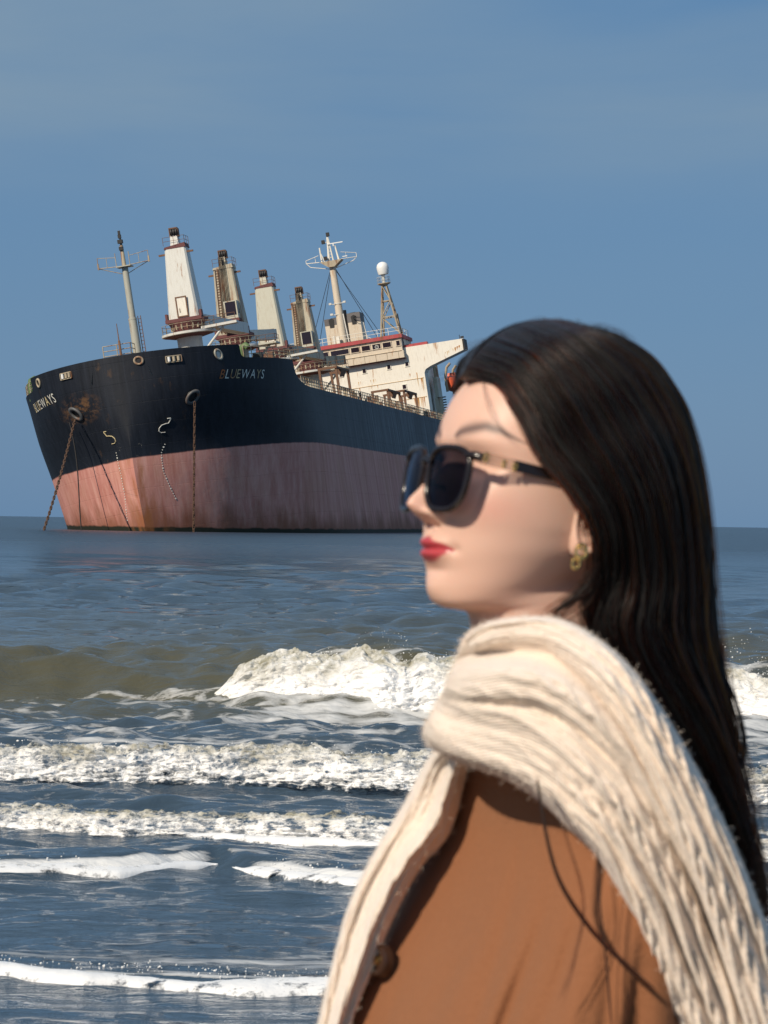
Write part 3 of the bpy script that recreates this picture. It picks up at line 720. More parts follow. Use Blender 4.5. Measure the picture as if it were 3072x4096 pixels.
hs_ = hawse(-1, 1.95, 14.3); wps = SHIP_M @ Vector(hs_); ex, ey = at(170, 2118, 325)[0], 325; chain(hs_, to_ship((ex, ey, -0.4)), 0.35, 'rusty anchor chain stretched out from the starboard bow')
m = MB(); P0 = hull_pt(2.9, 13.6, -1, 0.5); w0 = SHIP_M @ Vector(P0); P1 = to_ship((w0.x + 1.55, w0.y, -0.2)); m.path([P0 + (P1 - P0) * t + np.array([0.55 * math.sin(math.pi * t) * (1 - t), -0.5, 0]) for t in np.linspace(0, 1, 14)], 0.075, 5); m.build('hanging_rope', BLACK, ship)
# -- chocks in the bulwark
def chock(sg, s, h, kind):
    c = hull_pt(s, h, sg, 0.02); n = hull_n(s, h, sg); tq = Vector((-n[1], n[0], 0)).normalized(); R = Matrix((tuple(tq), tuple(n), (0, 0, 1))).transposed(); c = np.array(c); rn = np.array(n); rt = np.array(tq)
    ck = empty('mooring_chock', None, ship); m = MB()
    if kind == 'roller':
        m.box(c, (1.7, 0.10, 0.62), R); m.build('opening', BLACK, ck)  # closed black panel, the dark of the hole put into its colour
        for i, mt in ((-0.55, DOMEW), (0.02, RUSTY_PALE), (0.55, RUSTY_PALE)):
            m = MB(); m.tube(c + rt * i + rn * 0.08 - np.array([0, 0, .26]), c + rt * i + rn * 0.08 + np.array([0, 0, .26]), 0.17, n=10); m.build('roller', mt, ck, smooth=40)
        m = MB()
        for dz in (-0.34, 0.34): m.box(c + np.array([0, 0, dz]) + rn * 0.05, (1.85, 0.16, 0.09), R)
        for dx in (-0.9, 0.9): m.box(c + rt * dx + rn * 0.05, (0.09, 0.16, 0.6), R)
        m.build('frame', RUSTY_PALE, ck)
    else:
        m.torus(c + rn * 0.05, 0.40, 0.12, n, 20, 8, sx=1.5 if kind == 'oval' else 1.15); m.build('frame', GREYM if kind == 'oval' else RUSTY_PALE, ck, smooth=60)
        m = MB(); m.tube(c - rn * 0.02, c + rn * 0.05, 0.40, n=16); m.build('opening', PALE if kind == 'oval' else BLACK, ck)  # closed disc painted as the dark hole; ovals pale as the bright interior
chock(1, 1.04, 18.45, 'roller'); chock(1, 4.7, 18.45, 'oval'); chock(1, -0.35, 18.75, 'round'); chock(-1, 1.4, 18.55, 'roller'); chock(-1, 5.4, 18.6, 'round')

# -- railings
def railing(m, pts, h=1.1, rails=3, r=0.035, step=1.5):
    pts = [np.array(p, float) for p in pts]
    for a, b in zip(pts[:-1], pts[1:]):
        L = np.linalg.norm(b - a); n = max(1, int(round(L / step)))
        for i in range(n + 1): q = a + (b - a) * i / n; m.tube(q, q + np.array([0, 0, h]), r, n=5)
        for k in range(rails): z = np.array([0, 0, h * (k + 1) / rails]); m.tube(a + z, b + z, r * 0.85, n=5)
m = MB(); railing(m, [hull_pt(s, float(top_h(s)), 1, -0.15) for s in (8.2, 11, 14, 17, 19)], 1.25, 3, 0.05); m.build('forecastle_railing', RUSTY_PALE, ship)
m = MB(); railing(m, [hull_pt(s, float(top_h(s)), -1, -0.15) for s in (8.2, 11, 14, 17, 19)], 1.25, 3, 0.05); m.build('forecastle_railing', RUSTY_PALE, ship)
m = MB(); railing(m, [hull_pt(s, 14.8, 1, -0.2) for s in np.arange(23, 147, 6)], 1.2, 3, 0.055, 1.6); m.build('deck_railing', RUSTY_PALE, ship)
m = MB(); railing(m, [hull_pt(s, 14.8, -1, -0.2) for s in np.arange(23, 147, 6)], 1.2, 3, 0.055, 1.6); m.build('deck_railing', RUSTY_PALE, ship)
rr = random.Random(5)
for k, s in enumerate(np.concatenate([np.arange(60, 88, 2.1), np.arange(92, 142, 1.9)])):     # rusty pipe posts, brackets and vents along the port deck edge
    m = MB(); hgt = rr.uniform(0.8, 1.9); x = BEAM - rr.uniform(0.5, 1.6)
    m.box((x, s, 14.55 + hgt / 2), (rr.uniform(0.2, 0.6), rr.uniform(0.25, 0.8), hgt)); 
    if rr.random() < 0.5: m.tube((x, s - 0.5, 14.6 + hgt * 0.8), (x, s + 0.6, 14.6 + hgt * rr.uniform(0.7, 1.1)), 0.10, n=6)
    m.build('deck_fitting', RUST if rr.random() < 0.6 else RUSTY_PALE, ship)
for s0, s1, h in ((60, 69, 19.2), (102, 113, 18.1), (118, 130, 18.7)):      # gallows frames standing on the deck
    m = MB(); x = BEAM - 2.1; z0 = 14.55
    for s in (s0, s1): m.box((x, s, (z0 + h) / 2), (0.32, 0.32, h - z0)); m.box((x - 2.2, s, (z0 + h) / 2), (0.3, 0.3, h - z0)); m.box((x - 1.1, s, h + 0.1), (2.6, 0.35, 0.3))
    for z in (h + 0.1, z0 + (h - z0) * 0.45): m.box((x, (s0 + s1) / 2, z), (0.3, s1 - s0 + 0.6, 0.28))
    m.prism([(x - 0.5, h - 0.05), (x + 0.3, h - 0.05), (x - 0.1, h - 0.9)], (s0 + s1) / 2 - 1.7, (s0 + s1) / 2 + 1.7)
    m.build('gallows_frame', RUST, ship)

# -- deck cranes
def crane(k, s, t, forward, paint):
    cr_ = empty('deck_crane', None, ship)
    def P(m, name, mats, **kw): return m.build(name, mats, cr_, **kw)
    X = lambda x: t + x
    m = MB(); m.lathe([(1.95, 14.5), (1.75, 17.0), (1.55, 19.0), (1.52, 23.3), (1.75, 23.75)], (t, s, 0), 26); P(m, 'pedestal', PALE if k == 0 else GREYC, smooth=40)
    m = MB(); m.lathe([(3.15, 23.72), (3.3, 23.78), (3.3, 24.05), (3.1, 24.08)], (t, s, 0), 28); P(m, 'platform', [PALE], smooth=30)
    m = MB(); m.lathe([(1.9, 23.45), (3.05, 23.715)], (t, s, 0), 28); P(m, 'platform_underside', DKRED, smooth=30)
    m = MB(); n = 16; pts = [(t + 3.18 * math.cos(2 * math.pi * i / n), s + 3.18 * math.sin(2 * math.pi * i / n), 24.06) for i in range(n + 1)]; railing(m, pts, 1.05, 2, 0.035, 3); P(m, 'platform_railing', RUSTY_PALE)
    m = MB(); m.lathe([(1.55, 24.08), (1.75, 24.5), (2.15, 25.1), (2.3, 25.35)], (t, s, 0), 26); P(m, 'slewing_collar', DKRED, smooth=30)
    for i in range(18):
        a = 2 * math.pi * i / 18; m = MB(); m.box((t + 1.98 * math.cos(a), s + 1.98 * math.sin(a), 24.75), (0.24, 0.14, 0.55), Matrix.Rotation(a, 3, 'Z')); P(m, 'collar_rib', RUSTY_PALE)
    f = -1 if forward else 1                                     # the working face looks forward (towards -y) or aft
    m = MB(); m.box((t, s, 25.55), (4.5, 3.9, 0.42)); P(m, 'turntable', DKRED)
    for sx in (-1, 1): m = MB(); m.box((X(sx * 2.12), s - 1.2, 26.05), (0.26, 0.9, 0.9)); P(m, 'turntable_bracket', DKRED)
    # tapered house with chamfered corners
    def ring(w, d, c, z, yo): return [(X(-w / 2), s + yo - d / 2 + c, z), (X(-w / 2 + c), s + yo - d / 2, z), (X(w / 2 - c), s + yo - d / 2, z), (X(w / 2), s + yo - d / 2 + c, z), (X(w / 2), s + yo + d / 2 - c, z), (X(w / 2 - c), s + yo + d / 2, z), (X(-w / 2 + c), s + yo + d / 2, z), (X(-w / 2), s + yo + d / 2 - c, z)]
    m = MB(); A, B_, C_ = ring(3.75, 3.3, 0.25, 25.76, 0), ring(3.3, 3.0, 0.25, 29.0, f * 0.1), ring(2.6, 2.3, 0.2, 34.35, f * 0.25)
    fc = [(i, (i + 1) % 8, 8 + (i + 1) % 8, 8 + i) for i in range(8)]
    m.add(A + B_ + C_, fc + [tuple(q + 8 for q in x_) for x_ in fc] + [tuple(range(16, 24))]); P(m, 'house', paint)
    m = MB(); m.prism([(X(-1.36), 34.36), (X(1.36), 34.36), (X(1.25), 34.9), (X(-1.25), 34.6)], s + f * 0.25 - 1.2, s + f * 0.25 + 1.2); P(m, 'house_cap', DKRED if k in (0, 2) else CREAM)
    m = MB(); m.box((X(-0.05), s + f * 0.25, 35.3), (1.05, 1.5, 1.3), taper=0.8); P(m, 'sheave_housing', paint)
    hd = empty('head_sheaves', None, cr_) if False else None
    for i in range(3): m = MB(); m.tube((X(-0.35 + 0.3 * i), s - 0.1, 36.35), (X(-0.17 + 0.3 * i), s - 0.1, 36.35), 0.52, n=14); P(m, 'head_sheave', BLACK, smooth=40)
    m = MB(); m.box((X(-0.05), s + 0.1, 36.85), (1.0, 0.9, 0.16)); m.box((X(-0.5), s + 0.1, 36.3), (0.1, 0.9, 1.0)); m.box((X(0.5), s + 0.1, 36.3), (0.1, 0.9, 1.0)); P(m, 'sheave_guard', RUST)
    m = MB(); railing(m, [(X(-1.3), s - 1.15, 34.75), (X(1.35), s - 1.15, 34.75), (X(1.35), s + 1.2, 34.75)], 1.0, 2, 0.03, 1.3); P(m, 'top_railing', RUST)
    for sx in (-1, 1): m = MB(); m.box((X(sx * 1.72), s - 0.6, 33.75), (0.85, 0.24, 0.22)); P(m, 'floodlight_arm', RUST)
    if not forward:
        m = MB(); y = s - 1.72
        for dx in (-0.62, 0.62): m.box((X(dx), y, 27.1), (0.15, 0.12, 2.5))
        for z in (25.95, 28.3): m.box((X(0), y - 0.004, z), (1.38, 0.13, 0.15))
        P(m, 'door_frame', RUST); m = MB(); m.box((X(0), y + 0.02, 27.1), (1.1, 0.06, 2.2)); P(m, 'door', WHITE); m = MB(); m.box((X(-0.3), y - 0.04, 26.7), (0.06, 0.06, 0.5)); P(m, 'door_handle', RUST)
    else:
        y = s - 1.72
        m = MB(); m.box((X(0.6), y - 0.55, 28.75), (1.7, 1.5, 2.3)); P(m, 'operator_cab', GREYC)
        m = MB(); m.box((X(0.6), y - 1.31, 28.9), (1.35, 0.06, 1.75)); P(m, 'cab_window', GLASSD); m = MB(); m.box((X(1.46), y - 0.6, 28.95), (0.05, 1.0, 1.4)); P(m, 'cab_window', GLASSD)
        m = MB(); m.box((X(0.6), y - 0.6, 27.4), (1.9, 1.7, 0.35)); P(m, 'cab_floor', DKRED)
        for i in range(6): m = MB(); m.tube((X(-0.75 + 0.22 * i), y - 0.12, 26.6), (X(-0.32 + 0.13 * i), s - 1.62, 35.9), 0.05, n=4); P(m, 'hoist_cable', BLACK)
        m = MB()
        for dx in (-1.35, -0.95): m.tube((X(dx), y - 0.05, 26), (X(dx + 0.32), s - 1.52, 34.4), 0.045, n=4)
        for i in range(24): tt = (i + .5) / 24; m.tube((X(-1.35 + 0.32 * tt), y - 0.05 + (s - 1.52 - (y - 0.05)) * tt, 26 + 8.4 * tt), (X(-0.95 + 0.32 * tt), y - 0.05 + (s - 1.52 - (y - 0.05)) * tt, 26 + 8.4 * tt), 0.035, n=4)
        P(m, 'ladder', RUST)
        for i in range(3): m = MB(); m.tube((X(-0.75 + 0.5 * i), y - 0.45, 26.15), (X(-0.35 + 0.5 * i), y - 0.45, 26.15), 0.34, n=10); P(m, 'winch_drum', RUST)
    # the boom, lowered: away aft for the aft-looking cranes, swung to port-aft for the others
    ang = math.radians(4 if not forward else 30); L = 20 if not forward else 5.5
    m = MB(); d0 = np.array([X(1.2), s + 1.6, 25.5]); R = Matrix.Rotation(-ang, 3, 'Z'); ctr = d0 + np.array([math.sin(ang), math.cos(ang), -0.05 * 0]) * L / 2; m.box(ctr, (1.3, L, 1.35), R); P(m, 'boom', PALE if k in (0, 1) else CREAM)
    if not forward:       # walkway to port with its brace
        m = MB(); m.box((X(4.2), s - 1.2, 24.28), (4.4, 1.5, 0.3), Matrix.Rotation(math.radians(-1.5), 3, 'Y')); P(m, 'walkway', PALE)
        m = MB(); m.tube((X(1.6), s - 1.2, 21.2), (X(4.6), s - 1.2, 24.05), 0.15, n=8); P(m, 'walkway_brace', PALE)
        m = MB(); railing(m, [(X(2.4), s - 1.9, 24.44), (X(6.3), s - 1.9, 24.44)], 1.0, 2, 0.035, 1.3); P(m, 'walkway_railing', RUST)
    else:
        m = MB(); m.box((X(4.0), s + 0.5, 23.9), (3.0, 3.0, 0.24)); P(m, 'walkway', GREYC); m = MB(); railing(m, [(X(3), s - 0.95, 24.02), (X(5.4), s - 0.95, 24.02), (X(5.4), s + 2, 24.02)], 1.0, 2, 0.035, 1.2); P(m, 'walkway_railing', RUST)
        m = MB(); m.tube((X(1.4), s, 20.8), (X(4.4), s + 0.3, 23.75), 0.15, n=8); P(m, 'walkway_brace', GREYC)
    return cr_
tag(crane(0, 32, 1.5, False, PALE), 'nearest crane, pale blank back with a rusty framed door')
tag(crane(1, 62, 1.15, True, CREAM), 'second crane with cables, ladder and dark operator cab')
tag(crane(2, 92, 0.55, False, GREYC), 'third crane, grey cream blank back')
tag(crane(3, 122, 0.1, True, CREAM), 'farthest crane with hoist cables in front of the wheelhouse')

# -- foremast and bow gear
fm_ = empty('foremast', None, ship)
m = MB(); m.lathe([(0.52, 17.1), (0.48, 24.6), (0.50, 24.62), (0.50, 24.8), (0.40, 24.82), (0.36, 30.7)], (-0.55, 12, 0), 16); m.build('pole', GREYM, fm_, smooth=40)
m = MB(); m.box((-0.55, 12, 30.8), (1.7, 1.7, 0.12)); m.build('lookout_platform', GREYM, fm_)
m = MB()
for sx in (-1, 1):
    a0, a1 = (-0.55 + sx * 0.8, 11.3, 30.85), (-0.55 + sx * 3.0, 11.6, 31.0)
    m.tube(a0, a1, 0.05, n=5); m.tube((a0[0], 11.3, 31.9), (a1[0], 11.6, 32.2), 0.035, n=5); m.tube(a1, (a1[0], 11.6, 32.2), 0.045, n=5); m.tube((-0.55 + sx * 0.35, 12, 30.0), a1, 0.045, n=5); m.tube((a0[0] + sx * 1.1, 11.4, 30.9), (a0[0] + sx * 1.1, 11.4, 32.0), 0.035, n=5); m.tube((a0[0], 11.3, 30.85), (a0[0], 11.3, 32.4), 0.05, n=5)
    m.box((a1[0], 11.6, 31.2), (0.16, 0.2, 0.7))
m.build('platform_railing', RUSTY_PALE, fm_)
m = MB(); m.lathe([(0.26, 30.8), (0.2, 33.3), (0.12, 33.4), (0.1, 35.0)], (-0.6, 12, 0), 10); m.build('topmast', RUSTY_PALE, fm_, smooth=40)
for z, w in ((32.9, 0.45), (33.7, 0.55), (34.3, 0.34), (34.75, 0.25)): m = MB(); m.box((-0.62, 11.85, z), (w, w, 0.42)); m.build('mast_light', BLACK, fm_)
m = MB()
for sx in (0.62, 0.95): m.tube((sx - 0.55, 12.3, 17.1), (sx - 0.6, 12.3, 25), 0.05, n=5)
for i in range(18): m.tube((0.07, 12.3, 17.5 + i * 0.42), (0.4, 12.3, 17.5 + i * 0.42), 0.035, n=4)
m.build('ladder', RUST, fm_)
js = empty('jackstaff', None, ship)
m = MB(); m.lathe([(0.16, 17.1), (0.14, 21.6), (0.07, 21.7), (0.04, 23.6)], (-0.5, 3.5, 0), 8); m.build('staff', RUST, js, smooth=40)
m = MB(); railing(m, [(-2.6, 4, 19.0), (0.6, 4, 19.0), (0.6, 6, 19.0)], 2.3, 4, 0.06, 1.5); m.build('bow_platform_railing', RUSTY_PALE, js)
m = MB(); m.box((-1.0, 5, 18.95), (3.4, 2.2, 0.1)); m.build('bow_platform', RUSTY_PALE, js)
for x, s in ((11.6, 11.5), (-13.2, 10.5)):
    vt = empty('ventilator', None, ship); m = MB(); m.path([(x, s, 17.1), (x, s, 19.0), (x + 0.15, s, 19.45), (x + 0.5, s, 19.6), (x + 0.75, s, 19.3)], [0.34, 0.34, 0.36, 0.40, 0.42], 10); m.build('cowl', GREEN, vt, smooth=50)
for sg, s in ((1, 13.5), (1, 16.4), (-1, 13)): m = MB(); m.box((sg * (float(half(s, 17.2)) - 1.6), s, 17.9), (1.0, 1.2, 1.6)); m.build('windlass_box', BLACK if s < 16 else RUST, ship)

# -- deckhouse
dh = empty('deckhouse', None, ship)
def D(m, name, mats, **kw): return m.build(name, mats, dh, **kw)
m = MB(); m.prism([(-13.5, 14.55), (13.5, 14.55), (13.5, 23.1), (13.75, 23.6), (14.6, 24.0), (20.4, 25.75), (20.4, 27.45), (10.75, 27.5), (10.75, 26.0), (-10.75, 26.0), (-10.75, 27.5), (-20.4, 27.45), (-20.4, 25.75), (-14.6, 24.0), (-13.75, 23.6), (-13.5, 23.1)], 148, 151.5); D(m, 'front_wall', WHITE)
m = MB(); m.box((0, 160, 20.2), (25.4, 17, 11.3)); D(m, 'accommodation_block', WHITE)
m = MB(); m.box((0, 152.6, 28.05), (21.4, 11.0, 1.98 + 0.1)); D(m, 'wheelhouse', BEIGE)
m = MB(); m.box((0, 147.35, 26.5), (21.7, 0.9, 1.14)); D(m, 'wheelhouse_apron', BEIGE)
m = MB(); m.box((0, 147.75, 25.85), (21.9, 1.1, 0.16)); D(m, 'ledge', DKRED)
m = MB(); m.box((0, 152.5, 29.38), (21.9, 11.5, 0.56)); D(m, 'roof_band', REDP)
m = MB(); m.box((0, 152.5, 29.68), (21.7, 11.3, 0.05)); D(m, 'roof', DECKG)
for sg in (1, -1):
    m = MB(); m.box((sg * 12.7, 149, 27.7), (3.7, 1.6, 0.45)); D(m, 'wing_red_rail', REDP)
    m = MB(); m.prism([(sg * 20.15, 27.4), (sg * 20.43, 27.4), (sg * 20.43, 25.8), (sg * 20.15, 25.7)], 147.9, 151.6); D(m, 'wing_end_light', BLACK)
    m = MB(); m.box((sg * 20.1, 149, 27.75), (0.5, 0.4, 0.3)); m.tube((sg * 19.7, 149, 27.5), (sg * 19.7, 149, 28.2), 0.05, n=5); D(m, 'wing_lamp', BLACK)
m = MB(); m.tube((-10.5, 146.86, 27.05), (10.6, 146.86, 27.05), 0.05, n=5); D(m, 'apron_handrail', RUSTY_PALE)
for i in range(12): m = MB(); m.box((-10 + 20 * i / 11, 146.88, 26.5), (0.05, 0.06, 1.05)); D(m, 'apron_seam', RUSTY_PALE)
def window(x0, x1, z0, z1, y):
    w = empty('window', None, dh); m = MB(); m.box(((x0 + x1) / 2, y - 0.02, (z0 + z1) / 2), (x1 - x0, 0.06, z1 - z0)); m.build('pane', GLASSD, w)
    m = MB(); t_ = 0.09
    for z in (z0, z1): m.box(((x0 + x1) / 2, y - 0.04, z), (x1 - x0 + 2 * t_, 0.14, t_))
    for x in (x0, x1): m.box((x, y - 0.038, (z0 + z1) / 2), (t_, 0.13, z1 - z0 - t_))
    m.build('frame', BEIGE if y < 147.5 else WHITE, w); return w
for x0, x1 in ((-10.6, -9.9), (-9.1, -7.7), (-7.4, -6.0), (-5.6, -4.3), (-3.9, -2.5), (-2.15, -1.05), (-0.7, 2.25), (2.57, 3.95), (4.31, 5.7), (6.01, 7.38), (7.68, 9.07), (9.86, 10.5)): w_ = window(x0, x1, 27.85, 28.7, 147.08)
m = MB(); m.torus((6.75, 147.0, 28.2), 0.27, 0.05, (0, 1, 0), 16, 6); m.tube((6.6, 147.0, 28.2), (6.95, 147.0, 28.2), 0.04, n=5); D(m, 'spin_screen', PALE)
for x0, x1, z0, z1 in ((3.76, 4.37, 24.48, 25.22), (7.73, 8.35, 24.48, 25.22), (10.65, 11.23, 24.5, 25.22), (9.7, 10.34, 21.0, 21.75), (-4.37, -3.76, 24.48, 25.22), (-8.35, -7.73, 24.48, 25.22), (-11.2, -10.65, 24.5, 25.22), (-10.3, -9.7, 21.0, 21.75), (0.0, 0.6, 24.48, 25.22)): window(x0, x1, z0, z1, 148.0)
STK = simple('rust_streak', (0.50, 0.22, 0.06), 0.8, var=0.5, scale=5, rust=0.3)
STK2 = simple('rust_streak_pale', (0.62, 0.43, 0.22), 0.8, var=0.35, scale=5)
for i in range(44):     # rust weeping from scuppers and brackets
    r_ = rr.random(); x = rr.choice([3.1, 5.1, 5.6, 11.5, 12.1, 12.5, 13.0, 12.8, 12.2, 17.5, 19.4, 18.6, 16.0]) + rr.uniform(-0.35, 0.35); z = 26.1 if x > 14 else rr.choice([23.3, 22.4, 22.3, 19.4, 19.3]); L = rr.uniform(0.3, 1.3) * (2.1 if 11.3 < x < 13.4 else 0.8)
    if x > 14: z = 25.75 - (20.4 - x) * 0.3 + 0.25 + 0.7; L = min(L, 0.7)
    w2 = rr.uniform(0.03, 0.10); m = MB(); m.prism([(x - w2, z), (x + w2, z), (x + w2 * 0.35, z - L * 0.6), (x, z - L), (x - w2 * 0.5, z - L * 0.7)], 147.985, 148.01); D(m, 'rust_streak', STK if r_ < 0.55 else STK2)
for z in (22.35, 19.35): m = MB(); m.box((1.0, 147.97, z), (24.6, 0.07, 0.06)); D(m, 'weld_line', STK2)
m = MB(); railing(m, [(-10.6, 147.4, 29.7), (10.6, 147.4, 29.7), (10.6, 157, 29.7)], 1.15, 2, 0.045, 1.8); D(m, 'roof_railing', WHITE)
m = MB(); railing(m, [(13.6, 153, 14.6), (15.6, 153, 14.6), (15.6, 166, 14.6)], 1.3, 3, 0.05, 1.3); D(m, 'side_railing', RUST)
m = MB(); m.box((13.9, 158, 19), (0.6, 4.0, 7.5)); m.box((14.1, 155.6, 17.5), (1.2, 0.5, 3.6)); D(m, 'side_stair', GREYC)
for i in range(8): m = MB(); m.box((14.5, 156.4, 16.4 + 0.42 * i), (1.3, 1.0, 0.14)); D(m, 'stair_tread', BLACK)
m = MB(); m.tube((13.3, 163, 16), (13.3, 163, 25.2), 0.45, 0.4, 12); D(m, 'side_post', RUSTY_PALE)
# -- funnel
fn = empty('funnel', None, ship)
m = MB(); m.box((-2.1, 163, 31.7), (2.3, 4, 4.6)); m.build('casing', BEIGE, fn); m = MB(); m.box((-2.1, 163, 34.55), (2.34, 4.05, 1.1)); m.build('casing_top', simple('funnel_grey', (0.13, 0.12, 0.12), 0.7, var=0.2), fn)
m = MB(); m.box((1.6, 163, 31.7), (2.1, 4, 4.6)); m.build('casing', BEIGE, fn); m = MB(); m.box((1.6, 163, 34.75), (2.14, 4.05, 1.5)); m.build('casing_top', simple('funnel_grey_b', (0.15, 0.14, 0.14), 0.7, var=0.2), fn)
m = MB(); m.box((-0.2, 164, 32.6), (1.9, 2.5, 5.0)); m.build('uptake_block', BLACK, fn)
for x, z in ((-0.3, 36.3), (-1.9, 35.3), (1.3, 35.7)): m = MB(); m.tube((x, 163, 33.6), (x, 163, z), 0.5, 0.55, 14); m.build('exhaust_pipe', BLACK, fn, smooth=40)
for x in (-2.1, 1.6): m = MB(); m.prism([(x - 0.35, 33.6), (x + 0.35, 33.6), (x + 0.45, 34.9), (x, 35.15), (x - 0.45, 34.9)], 160.93, 161.0); m.build('louvre', BLACK, fn)
# -- radar mast
rm = empty('radar_mast', None, ship)
m = MB(); m.lathe([(0.72, 29.7), (0.62, 35), (0.5, 42.6)], (1.0, 151, 0), 18); m.build('pole', BEIGE, rm, smooth=40)
m = MB(); m.prism([(-0.8, 43.2), (2.8, 43.2), (1.5, 42.2), (0.5, 42.2)], 150, 152); m.build('platform', RUSTY_PALE, rm)
m = MB()
for sx in (-1, 1):
    tip = (1.0 + sx * 4.1, 151, 43.3 + (0.15 if sx < 0 else -0.05)); m.tube((1 + sx * 1.8, 150, 43.2), tip, 0.06, n=5); m.tube((1 + sx * 0.5, 151, 42.0), (tip[0] - sx * 0.6, 151, 42.75), 0.06, n=5); m.tube((tip[0] - sx * 0.6, 151, 42.75), tip, 0.06, n=5); m.tube((1 + sx * 1.8, 150, 44.3), (tip[0], 151, 43.9), 0.05, n=5); m.tube(tip, (tip[0], 151, 43.9), 0.05, n=5); m.tube((1 + sx * 2.5, 150.6, 43.25), (1 + sx * 2.5, 150.6, 44.2), 0.045, n=5)
m.build('yard', WHITE, rm)
m = MB(); m.tube((0.6, 151, 43.2), (0.9, 151, 47.3), 0.22, 0.14, 8); m.tube((1.3, 151, 43.2), (0.95, 151, 47.3), 0.12, 0.1, 6)
for i in range(7): m.tube((0.65, 151, 43.8 + i * 0.5), (1.25 - 0.04 * i, 151, 43.8 + i * 0.5), 0.05, n=4)
m.build('topmast', WHITE, rm)
m = MB(); m.tube((-0.55, 151, 43.2), (-0.62, 151, 45.6), 0.15, 0.12, 8); m.tube((2.2, 151, 43.2), (1.9, 151, 45.6), 0.17, 0.12, 8); m.tube((-0.1, 151, 43.2), (-0.6, 151, 44.9), 0.08, n=6); m.build('side_post', WHITE, rm)
m = MB(); m.box((2.0, 150.8, 45.95), (2.5, 0.18, 0.16)); m.tube((1.7, 150.8, 45.5), (1.7, 150.8, 45.9), 0.12, n=8); m.build('radar_scanner', DOMEW, rm)
m = MB(); m.box((3.3, 150.6, 43.6), (0.8, 0.2, 0.12)); m.build('radar_scanner', DOMEW, rm)
for q in ((0.2, 150.4, 43.7), (0.1, 151, 46.4), (1.0, 151, 47.5)): m = MB(); m.box(q, (0.5, 0.5, 0.6)); m.build('mast_light', BLACK, rm)
m = MB(); m.tube((0.95, 151, 46.3), (0.1, 151, 46.3), 0.05, n=4); m.build('light_arm', WHITE, rm)
for z, sx in ((36.3, -1), (36.3, 1), (34.6, -1)): m = MB(); m.tube((1, 150.4, z), (1 + sx * 1.1, 150.4, z), 0.07, n=5); m.box((1 + sx * 1.15, 150.4, z + 0.12), (0.45, 0.4, 0.3)); m.build('lamp_bracket', PALE, rm)
m = MB()
for a0, a1 in (((0.6, 151, 41.8), (-3.6, 149, 31)), ((0.7, 151, 41.8), (-2.4, 148, 30.2)), ((1.5, 151, 41.8), (6.5, 151, 30.0)), ((1.5, 151, 41.5), (6.9, 155, 30.0))): m.tube(a0, a1, 0.045, n=4)
m.build('stay_wire', BLACK, rm)
m = MB(); m.box((0.4, 149.6, 30.4), (0.5, 0.5, 1.3)); m.tube((-0.2, 149.6, 29.7), (-0.2, 149.6, 31.2), 0.18, n=8); m.tube((2.1, 149.6, 29.7), (1.8, 149.6, 34.5), 0.09, n=6); m.build('compass_stand', WHITE, rm)
# -- satellite dome on its lattice tower
st_ = empty('satellite_tower', None, ship)
legs = [((7.2, 150), (8.5, 150.6)), ((10.3, 150), (9.1, 150.6)), ((7.2, 153), (8.5, 151.4)), ((10.3, 153), (9.1, 151.4))]
for (a0, a1) in legs: m = MB(); m.tube((a0[0], a0[1], 29.7), (a1[0], a1[1], 38.2), 0.16, 0.12, 8); m.build('tower_leg', RUSTY_PALE, st_)
m = MB()
for i, (f0, f1) in enumerate(((0.05, 0.38), (0.38, 0.68), (0.68, 0.97))):
    for (A_, B2) in ((0, 1), (0, 2), (1, 3), (2, 3)):
        q = lambda L_, f_: (legs[L_][0][0] + (legs[L_][1][0] - legs[L_][0][0]) * f_, legs[L_][0][1] + (legs[L_][1][1] - legs[L_][0][1]) * f_, 29.7 + 8.5 * f_)
        m.tube(q(A_, f1), q(B2, f1), 0.09, n=5); m.tube(q(A_, f0) if i % 2 else q(B2, f0), q(B2, f1) if i % 2 else q(A_, f1), 0.08, n=5)
m.build('bracing', RUSTY_PALE, st_)
m = MB(); m.lathe([(0.5, 38.0), (1.05, 38.25), (1.05, 38.37)], (8.8, 151, 0), 14); m.build('tower_platform', RUSTY_PALE, st_)
m = MB(); m.tube((8.8, 151, 38.3), (8.85, 151, 39.8), 0.24, 0.3, 10); n = 8; railing(m, [(8.8 + 1.0 * math.cos(2 * math.pi * i / n), 151 + 1.0 * math.sin(2 * math.pi * i / n), 38.37) for i in range(n + 1)], 1.0, 2, 0.03, 2); m.build('dome_mount', PALE, st_)
m = MB(); m.lathe([(0.55, 39.7), (0.80, 39.75), (0.88, 40.0), (0.98, 40.7), (0.95, 41.05), (0.8, 41.4), (0.5, 41.66), (0.18, 41.76), (0.02, 41.77)], (8.95, 151, 0), 24); m.build('dome', DOMEW, st_, smooth=50)
m = MB(); m.tube((10.9, 148.3, 27.2), (10.6, 148.3, 33.0), 0.08, n=6); m.build('roof_pole', BLACK, dh)
m = MB(); m.tube((5.2, 149, 29.7), (4.9, 149, 32.6), 0.05, n=5); m.tube((5.2, 149, 30.2), (6.0, 149, 29.7), 0.05, n=5); m.build('aerial', WHITE, dh)
